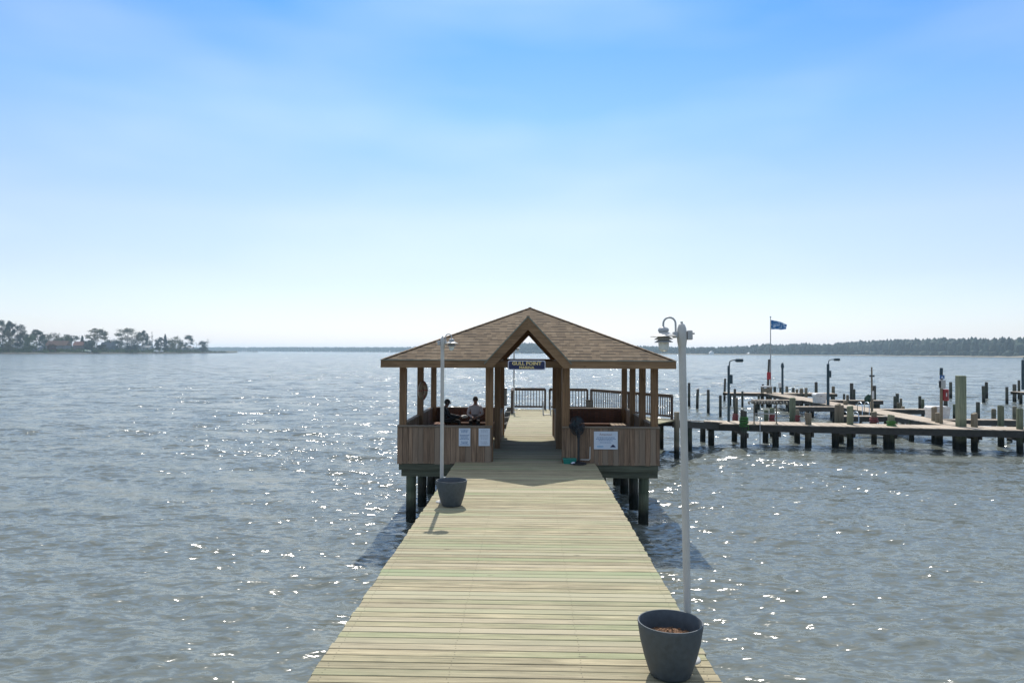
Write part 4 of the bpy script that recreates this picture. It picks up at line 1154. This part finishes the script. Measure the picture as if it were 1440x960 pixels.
goose(1438.5, 506, 548, DOCK, .12, .55, 'gooseneck dock lamp at the right picture edge on the far dock')

f = atY(1083.6, 553, 61.9); f.z = DOCK
fp = thing('flagpole', f, 'tall thin metal flagpole at the end of the walkway', 'flagpole')
zt = atY(1083.6, 446.5, f.y).z
MB().tube([f, (f.x, f.y, f.z + 3), (f.x, f.y, zt)], [.06, .05, .032], 10).build('pole', M['greymetal'], fp)
MB().ball((f.x, f.y, zt + .06), .07).build('finial', M['chrome'], fp)
t = NT('blue_flag_cloth')
fn = t.noise(t.coord('UV', (3.2, 2.2, 1)), 2.2, 3, .5, 1.2)
t.col(t.ramp(fn, [(.50, (.02, .15, .38)), (.56, (.52, .66, .78))])); t.set(Roughness=.8); M['flag'] = t.m
a, b = atY(1084.2, 449.8, f.y), atY(1107, 463.5, f.y)
mb = MB(); vs, fs, uvs = [], [], []; nu, nv = 16, 8
for i in range(nu + 1):
    for j in range(nv + 1):
        u, v = i / nu, j / nv
        top = a.z - .18 * u - .18 * u * u; bot = atY(1084, 463.2, f.y).z + .02 * math.sin(u * 6)
        w = 1 if u < .7 else 1 - (u - .7) * .5
        zz = top + (bot - top) * v; zz = (top + bot) / 2 + (zz - (top + bot) / 2) * w
        vs.append((a.x + (b.x - a.x) * u * (1 - .10 * v * u), f.y + .10 * math.sin(u * 9 + v * 1.3) * u, zz))
for i in range(nu):
    for j in range(nv):
        q = (i * (nv + 1) + j, i * (nv + 1) + j + 1, (i + 1) * (nv + 1) + j + 1, (i + 1) * (nv + 1) + j); fs.append(q)
        uvs.append([((k // (nv + 1)) / nu, (k % (nv + 1)) / nv) for k in q])
mb.add(vs, fs, .5, uvs)
tag(mb.build('flag', M['flag'], None, a, True), 'blue and white flag flying from the tall flagpole', 'flag')

f = atY(1079.5, 553, 61.7); f.z = DOCK
ms = thing('mast', f, 'dark leaning post with a dark red box beside the flagpole', 'post')
zt = atY(1081, 505, f.y).z
MB().tube([f, (f.x + .12, f.y, zt)], [.11, .085], 12).build('pole', M['pile_dark'], ms)
z = atY(1080, 528, f.y).z; MB().box((f.x - .10, f.y - .17, z - .32), (f.x + .22, f.y - .09, z + .30), None, .02).build('box', M['red'], ms)

f = atY(1100.3, 553, 60.6); f.z = DOCK; zt = atY(1100.3, 510, f.y).z
ms = thing('lantern_post', f, 'dark post with a small lantern top on the walkway right of the flagpole', 'lamp post')
MB().tube([f, (f.x, f.y, zt - .4)], [.10, .085], 12).build('pole', M['bluepole'], ms)
MB().lathe([(0, -.45), (.10, -.45), (.13, -.36), (.13, -.2), (.08, -.1), (.10, -.06), (.05, 0), (0, .01)], (f.x, f.y, zt), 14).build('lantern', M['bluepole'], ms)
MB().box((f.x - .32, f.y - .1, f.z + .55), (f.x - .11, f.y + .1, f.z + .95), None, .02).build('meter_box', M['boxwhite'], ms)

f = at(1226.2, 581.6, DOCK); zt = atY(1225.8, 516, f.y).z
ms = thing('mast', f, 'slim brown mast with a small cross arm on the walkway above the chrome ladder', 'post')
MB().tube([f, (f.x, f.y, f.z + .9), (f.x - .01, f.y, zt)], [.07, .055, .04], 12).build('pole', M['pile'], ms)
z = atY(1226, 528.5, f.y).z; MB().box((f.x - .13, f.y - .03, z - .05), (f.x + .14, f.y + .03, z + .05)).build('cross_arm', M['bluepole'], ms)
z = atY(1226, 552, f.y).z; MB().box((f.x - .03, f.y - .12, z - .35), (f.x + .07, f.y - .06, z + .1), None, .01).build('tag_plate', M['boxwhite'], ms)

f = at(1323.6, 595.8, DOCK); zt = atY(1324.2, 517.5, f.y).z
ms = thing('utility_post', f, 'tall service post with a grey meter box and blue emblem by the white dock box', 'post')
MB().tube([f, (f.x + .02, f.y, zt)], [.075, .065], 14).build('pole', M['pile'], ms)
def zz(y): return atY(1324, y, f.y).z
MB().box((f.x - .10, f.y - .20, zz(546)), (f.x + .11, f.y - .075, zz(534)), None, .015).build('meter_box', M['greymetal'], ms)
MB().box((f.x - .17, f.y - .17, zz(545)), (f.x - .105, f.y - .10, zz(535)), None, .01).build('socket', M['black'], ms)
MB().cyl((f.x, f.y, zz(527)), (f.x + .02, f.y, zt + .01), .072, n=14).build('sleeve', M['bluepole'], ms)
pl = MB().box((f.x - .11, f.y - .09, zz(532.5)), (f.x + .12, f.y - .078, zz(527.2))).build('emblem_plate', plain('blue_enamel', (.02, .10, .28), .4), ms)
MB().prism([(f.x - .06, f.y - .093, zz(531.5)), (f.x + .07, f.y - .093, zz(531.5)), (f.x + .01, f.y - .093, zz(528.4))], (0, .002, 0)).build('emblem', M['paper'], pl)
cb = thing('safety_cabinet', (f.x + .18, f.y, zz(563)), 'red safety cabinet fixed to the tall service post', 'cabinet')
MB().box((f.x + .07, f.y - .16, zz(563)), (f.x + .28, f.y + .02, zz(547)), None, .015).build('body', M['red'], cb)
MB().box((f.x + .09, f.y - .168, zz(561.5)), (f.x + .26, f.y - .1605, zz(548.5))).build('door', M['redhose'], cb)
MB().box((f.x + .15, f.y - .173, zz(557)), (f.x + .19, f.y - .1685, zz(552))).build('label_plate', M['paper'], cb)

def dock_box(px0, px1, top, base, label, dp=.6):
    a, b = at(px0, base, DOCK), at(px1, base, DOCK); h = atY(px0, top, a.y).z - DOCK
    rt = thing('dock_box', ((a.x + b.x) / 2, a.y + dp / 2, DOCK), label, 'dock box', 'white dock boxes')
    MB().prism([(a.x + .05, a.y, DOCK), (b.x - .05, a.y, DOCK), (b.x, a.y, DOCK + h * .72), (a.x, a.y, DOCK + h * .72)], (0, dp, 0)).build('body', M['boxwhite'], rt)
    MB().prism([(a.x - .03, a.y - .03, DOCK + h * .725), (b.x + .03, a.y - .03, DOCK + h * .725), (b.x + .02, a.y - .03, DOCK + h * .9), (b.x - .08, a.y - .03, DOCK + h), (a.x + .08, a.y - .03, DOCK + h), (a.x - .02, a.y - .03, DOCK + h * .9)], (0, dp + .06, 0)).build('lid', M['boxwhite'], rt)
    MB().box(((a.x + b.x) / 2 - .06, a.y - .045, DOCK + h * .68), ((a.x + b.x) / 2 + .06, a.y - .031, DOCK + h * .80)).build('latch', M['greymetal'], rt)
dock_box(1147, 1161.8, 553, 566.5, 'white dock box on the walkway left of the second gooseneck lamp')
dock_box(1309, 1335, 571.3, 588, 'larger white dock box behind the tall service post')

# chrome ladders
def dock_ladder(x, y, w, h, label):
    rt = thing('ladder', (x, y, DOCK), label, 'ladder', 'chrome dock ladders')
    for dx in (-w / 2, w / 2):
        pts = [(x + dx, y + .35, DOCK), (x + dx, y + .33, DOCK + h * .7)] + [(x + dx, y + .33 - .30 * (1 - math.cos(R(a))), DOCK + h * .7 + h * .3 * math.sin(R(a))) for a in (45, 90, 135)] + [(x + dx, y - .27, DOCK + h * .6), (x + dx, y - .27, -.5)]
        MB().tube(pts, .024, 8).build('rail', M['chrome'], rt, smooth=True)
    for z in (-.2, .15, .5, .85):
        MB().cyl((x - w / 2, y - .27, z), (x + w / 2, y - .27, z), .02, n=8).build('rung', M['chrome'], rt)
c = at(1212, 580, DOCK); dock_ladder(c.x + .1, c.y, .40, .62, 'chrome hoop ladder on the walkway under the slim brown mast')
c = at(1194, 592, DOCK); dock_ladder(c.x, c.y - .2, .55, .5, 'chrome ladder at the back edge of the long dock behind a greenish piling')

# cleaning table on the long dock
a, b = at(1060.4, 596, DOCK), at(1091.2, 596, DOCK); Y = a.y
ct = thing('cleaning_table', ((a.x + b.x) / 2, Y, DOCK), 'rusty metal frame table with a rope wrapped top on the long dock', 'table')
zt = atY(1075, 566, Y).z; zm = atY(1075, 581.5, Y).z
for x in (a.x, b.x):
    MB().cyl((x, Y, DOCK), (x, Y, zt), .028, n=10).lathe([(0, .05), (.03, .05), (.06, .03), (.085, .005), (.085, 0), (0, 0)], (x, Y, DOCK), 14).build('leg', M['pile'], ct)
MB().cyl((a.x, Y, zm), (b.x, Y, zm), .024, n=8).build('cross_bar', M['greymetal'], ct)
MB().box((a.x - .08, Y - .02, zt), (b.x + .14, Y + .55, zt + .05), None, .01).build('table_top', M['fascia'], ct)
rp = MB()
for i in range(13):
    x = a.x - .25 + (b.x - a.x + .75) * i / 12; rp.torus((x, Y - .02 + random.uniform(-.03, .05), zt + .0 + random.uniform(-.03, .03)), (1, random.uniform(-.4, .4), random.uniform(-.3, .3)), .055, .028, 12, 6)
rp.build('rope_wrap', M['rope'], ct)
c = at(1068.8, 629, 0); zt2 = atY(1069, 581, c.y).z
tag(MB().cyl((c.x, c.y, -1), (c.x, c.y, zt2), .022, n=8).build('pole', M['greymetal'], None, c), 'thin upright pole standing in the water in front of the cleaning table', 'pole')
c = atY(1077.8, 551, 61.0); c.z = DOCK
tb = thing('bench_table', c, 'small grey box topped table at the end of the walkway below the flagpole', 'table')
MB().box((c.x - .42, c.y - .25, DOCK + .55), (c.x + .42, c.y + .25, DOCK + .66), None, .01).build('table_top', M['boxwhite'], tb)
for dx in (-.36, .36):
    for dy in (-.2, .2): MB().box((c.x + dx - .04, c.y + dy - .04, DOCK), (c.x + dx + .04, c.y + dy + .04, DOCK + .55)).build('leg', M['pile'], tb)
MB().box((c.x - .3, c.y - .2, DOCK + .12), (c.x + .3, c.y + .2, DOCK + .45), None, .02).build('shelf_bin', M['pile'], tb)

# coiled hoses
def coil(px, y0, y1, Y, rr, m, label, wild=.02):
    a, b = atY(px, y1, Y), atY(px, y0, Y); mb = MB(); n = max(4, int((b.z - a.z) / .035))
    for i in range(n):
        f_ = i / (n - 1); k = 1 - .12 * f_ * f_
        mb.torus((a.x + random.uniform(-wild, wild), a.y, a.z + (b.z - a.z) * f_), (random.uniform(-.16, .16), random.uniform(-.16, .16), 1), rr * k * random.uniform(.92, 1.06), .021, 18, 6)
    mb.tube([(a.x + rr * .9, a.y - rr * .4, a.z + .05), (a.x + rr * 1.05, a.y - rr * .5, a.z - .12), (a.x + rr * .7, a.y - rr * .55, a.z - .25)], .018, 6)
    return tag(mb.build('hose', M[m], None, a), label, 'hose', 'coiled dock hoses')
def Yof(px, wy): return at(px, wy, 0).y
coil(1046, 586, 598, Yof(1046, 630), .20, 'greenhose', 'bright green hose coiled round the piling left of the cleaning table')
coil(1253.4, 592, 600.5, Yof(1253.4, 631), .21, 'greenhose', 'bright green hose coiled round a greenish piling midway along the long dock')
coil(1034, 582, 591, Yof(1035.6, 600), .17, 'redhose', 'red hose coiled round the brown piling near the first gooseneck lamp')
coil(1085.5, 583, 591.5, Yof(1085.5, 613), .15, 'redhose', 'dark red hose coiled on the pale piling behind the cleaning table')
coil(1121.6, 584, 591.5, Yof(1121.6, 614), .13, 'redhose', 'small red hose coiled round the short tan piling behind the dock')
coil(1229, 587, 593, Yof(1229, 623.5), .19, 'redhose', 'faded red hose heaped at a piling left of the second green hose')
M['tarp'] = plain('dark_green_tarp', (.02, .06, .035), .8)
c = atY(1221.5, 562, 50); tag(MB().ball((c.x, c.y, DOCK + .28), .26, 14, 8, None, (1, .8, 1.1), .22).build('tarp', M['tarp'], None, (c.x, c.y, DOCK)), 'dark green bundled tarp on the walkway left of the slim mast', 'tarp')
c = at(1133.0, 604, 0); c = atY(1132.3, 604.5, Yof(1136.7, 629) - .05)
tag(MB().ball(c, .10, 12, 8, None, (.9, .9, 1.15)).cyl(c + Vector((0, 0, .10)), c + Vector((.02, .03, .45)), .012, n=6).build('fender', M['boxwhite'], None, c, True), 'white round fender hanging from the long dock right of the cleaning table', 'fender')

# ------------------------------------------------------------------ people
def person(loc, face, joints, edges, seg_mat, mats, label, hair=None, shoes=()):
    """one skinned body; joints: name -> (x, y, z, radius), x to the person's left, y forward, z up from the floor"""
    rt = thing('person', loc, label, 'person')
    names = list(joints); bm = bmesh.new(); vs = {}
    for n_ in names: vs[n_] = bm.verts.new(joints[n_][:3])
    for a, b in edges: bm.edges.new((vs[a], vs[b]))
    me = bpy.data.meshes.new('skeleton'); bm.to_mesh(me); bm.free()
    o = bpy.data.objects.new('skeleton', me); COL.objects.link(o)
    md = o.modifiers.new('skin', 'SKIN'); md.use_smooth_shade = True
    for i, n_ in enumerate(names):
        r = joints[n_][3]; me.skin_vertices[0].data[i].radius = (r, r) if not hasattr(r, '__len__') else r
        me.skin_vertices[0].data[i].use_root = (n_ == 'pelvis')
    sb = o.modifiers.new('sub', 'SUBSURF'); sb.levels = sb.render_levels = 2
    m2 = bpy.data.meshes.new_from_object(o.evaluated_get(bpy.context.evaluated_depsgraph_get()))
    bpy.data.objects.remove(o)
    ms = list(mats); m2.materials.clear()
    for m in ms: m2.materials.append(mats[m])
    segs = [(Vector(joints[a][:3]), Vector(joints[b][:3]), seg_mat(a, b)) for a, b in edges]
    for p in m2.polygons:
        c = p.center; best = None
        for a, b, m in segs:
            d = b - a; tt = max(0, min(1, (c - a).dot(d) / max(1e-9, d.length_squared))); q = (c - a - d * tt).length
            if best is None or q < best[0]: best = (q, m)
        p.material_index = ms.index(best[1]); p.use_smooth = True
    at_ = m2.attributes.new('tone', 'FLOAT', 'FACE') if 'tone' not in m2.attributes else m2.attributes['tone']
    body = bpy.data.objects.new('body', m2); COL.objects.link(body); body.parent = rt; body['_o'] = tuple(loc)
    rt.rotation_euler = (0, 0, R(face)); rt['_o'] = (0, 0, 0)
    h = Vector(joints['head'][:3])
    if hair:
        MB().ball(h + Vector((0, -.022, .030)), .107, 14, 9, None, (.88, .98, .98)).build('hair', hair, rt, smooth=True)
    sk = mats['skin']
    MB().ball(h + Vector((0, .098, -.012)), .02, 8, 6, None, (.8, 1, 1.3)).build('nose', sk, rt, smooth=True)
    for s in (-1, 1):
        MB().ball(h + Vector((s * .034, .083, .014)), .012, 8, 6).build('eye', M['black'], rt, smooth=True)
        MB().ball(h + Vector((s * .086, -.005, -.005)), .026, 8, 6, None, (.4, .8, 1.2)).build('ear', sk, rt, smooth=True)
    MB().box(h + Vector((-.025, .083, -.052)), h + Vector((.025, .092, -.044))).build('mouth', M['redhose'], rt)
    for c_, m in shoes:
        MB().ball(c_, .10, 10, 7, None, (.5, 1.35, .55)).build('shoe', m, rt, smooth=True)
    return rt
def hand(J, E, wrist, s, d, curl):
    w = Vector(J[wrist][:3]); d = Vector(d).normalized(); side = Vector((s, 0, 0)); dn = Vector(curl)
    J[f'{wrist}_palm'] = (*(w + d * .075), .026); E.append((wrist, f'{wrist}_palm'))
    for i, (o, l) in enumerate(((-.030, .060), (-.010, .070), (.010, .066), (.030, .052))):
        a = w + d * .095 + side * o; b = a + d * l * .6 + dn * l * .3; c = b + d * l * .25 + dn * l * .5
        for k, q, r in ((0, a, .010), (1, b, .009), (2, c, .008)): J[f'{wrist}_f{i}{k}'] = (*q, r)
        E += [(f'{wrist}_palm', f'{wrist}_f{i}0'), (f'{wrist}_f{i}0', f'{wrist}_f{i}1'), (f'{wrist}_f{i}1', f'{wrist}_f{i}2')]
    a = w + d * .035 - side * .035; b = a + d * .04 - side * .02 + dn * .015
    J[f'{wrist}_t0'] = (*a, .012); J[f'{wrist}_t1'] = (*b, .010); E += [(wrist, f'{wrist}_t0'), (f'{wrist}_t0', f'{wrist}_t1')]
M['skin'] = plain('skin', (.36, .19, .13), .6, 0, .06)
M['skin_dark'] = plain('tanned_skin', (.20, .10, .07), .6, 0, .06)
cl_white = plain('pale_pink_jacket', (.66, .58, .57), .85, 0, .12, 20); cl_black = plain('black_clothes', (.012, .013, .016), .85)
cl_vest = plain('grey_vest', (.26, .22, .21), .85); hair_dk = plain('dark_hair', (.025, .017, .012), .6); hair_br = plain('brown_hair', (.07, .04, .022), .6); shoe_w = plain('white_shoes', (.62, .62, .60), .6)
# figure seated on the back bench, hands together in the lap, facing the camera
J = {'pelvis': (0, .02, .56, (.15, .12)), 'waist': (0, .03, .72, (.14, .105)), 'chest': (0, .02, .92, (.165, .12)), 'neckb': (0, .02, 1.06, (.075, .065)), 'neck': (0, .03, 1.12, .055), 'head': (0, .05, 1.225, (.083, .095)), 'crown': (0, .045, 1.30, (.06, .07))}
E = [('pelvis', 'waist'), ('waist', 'chest'), ('chest', 'neckb'), ('neckb', 'neck'), ('neck', 'head'), ('head', 'crown')]
for s, n_ in ((-1, 'l'), (1, 'r')):
    J.update({n_ + 'sh': (s * .185, .02, .99, .066), n_ + 'el': (s * .255, .10, .75, .047), n_ + 'wr': (s * .07, .33, .66, .030), n_ + 'hip': (s * .10, .06, .55, .092), n_ + 'kn': (s * .13, .48, .53, .066), n_ + 'an': (s * .12, .46, .12, .045), n_ + 'toe': (s * .14, .60, .05, .042)})
    E += [('chest', n_ + 'sh'), (n_ + 'sh', n_ + 'el'), (n_ + 'el', n_ + 'wr'), ('pelvis', n_ + 'hip'), (n_ + 'hip', n_ + 'kn'), (n_ + 'kn', n_ + 'an'), (n_ + 'an', n_ + 'toe')]
    hand(J, E, n_ + 'wr', s, (-s * .35, .9, -.2), (0, .2, -.8))
def sm(a, b):
    if 'head' in (a, b) or 'crown' in (a, b) or (a, b) == ('neckb', 'neck') or 'wr_' in a or 'wr_' in b: return 'skin'
    if any(k in (a + b) for k in ('hip', 'kn', 'an')) and 'sh' not in a: return 'pants' if 'toe' not in b else 'shoe'
    if (a, b) == ('pelvis', 'waist'): return 'vest'
    return 'top'
f = atY(668.3, 590, 24.55)
person((f.x, 24.62, DECK), 180, J, E, sm, {'skin': M['skin'], 'pants': cl_black, 'top': cl_white, 'vest': cl_vest, 'shoe': cl_black},
       'person in a pale jacket seated on the back bench, hands in the lap', hair_br)
# figure in black leaning back on the left bench, one white shoe crossed over the knee
J2 = {'pelvis': (0, .0, .55, (.15, .12)), 'waist': (0, -.02, .70, (.14, .11)), 'chest': (0, .0, .89, (.17, .125)), 'neckb': (0, .05, 1.02, (.075, .065)), 'neck': (0, .08, 1.07, .055), 'head': (0, .12, 1.165, (.083, .095)), 'crown': (0, .12, 1.24, (.06, .07))}
E2 = [('pelvis', 'waist'), ('waist', 'chest'), ('chest', 'neckb'), ('neckb', 'neck'), ('neck', 'head'), ('head', 'crown')]
for s, n_ in ((-1, 'l'), (1, 'r')):
    J2.update({n_ + 'sh': (s * .19, .02, .96, .07), n_ + 'el': (s * .25, .16, .74, .05), n_ + 'wr': (s * .12, .40, .72, .031), n_ + 'hip': (s * .10, .06, .55, .095)})
    E2 += [('chest', n_ + 'sh'), (n_ + 'sh', n_ + 'el'), (n_ + 'el', n_ + 'wr'), ('pelvis', n_ + 'hip')]
    hand(J2, E2, n_ + 'wr', s, (-s * .2, .9, 0), (0, .1, -.9))
J2.update({'lkn': (-.15, .50, .54, .07), 'lan': (-.13, .52, .12, .046), 'ltoe': (-.14, .67, .05, .044), 'rkn': (.28, .46, .72, .07), 'ran': (-.10, .56, .66, .046), 'rtoe': (-.20, .66, .70, .044)})
E2 += [('lhip', 'lkn'), ('lkn', 'lan'), ('lan', 'ltoe'), ('rhip', 'rkn'), ('rkn', 'ran'), ('ran', 'rtoe')]
f = atY(628, 590, 24.0)
person((f.x - .08, 24.0, DECK), -90, J2, E2, sm, {'skin': M['skin_dark'], 'pants': cl_black, 'top': cl_black, 'vest': cl_black, 'shoe': shoe_w},
       'person in black sitting sideways on the left bench, one white shoe raised', hair_dk, [(Vector((-.19, .66, .69)), shoe_w)])

# drop the working property so that only the descriptive ones remain
for o in bpy.data.objects:
    if '_o' in o: del o['_o']
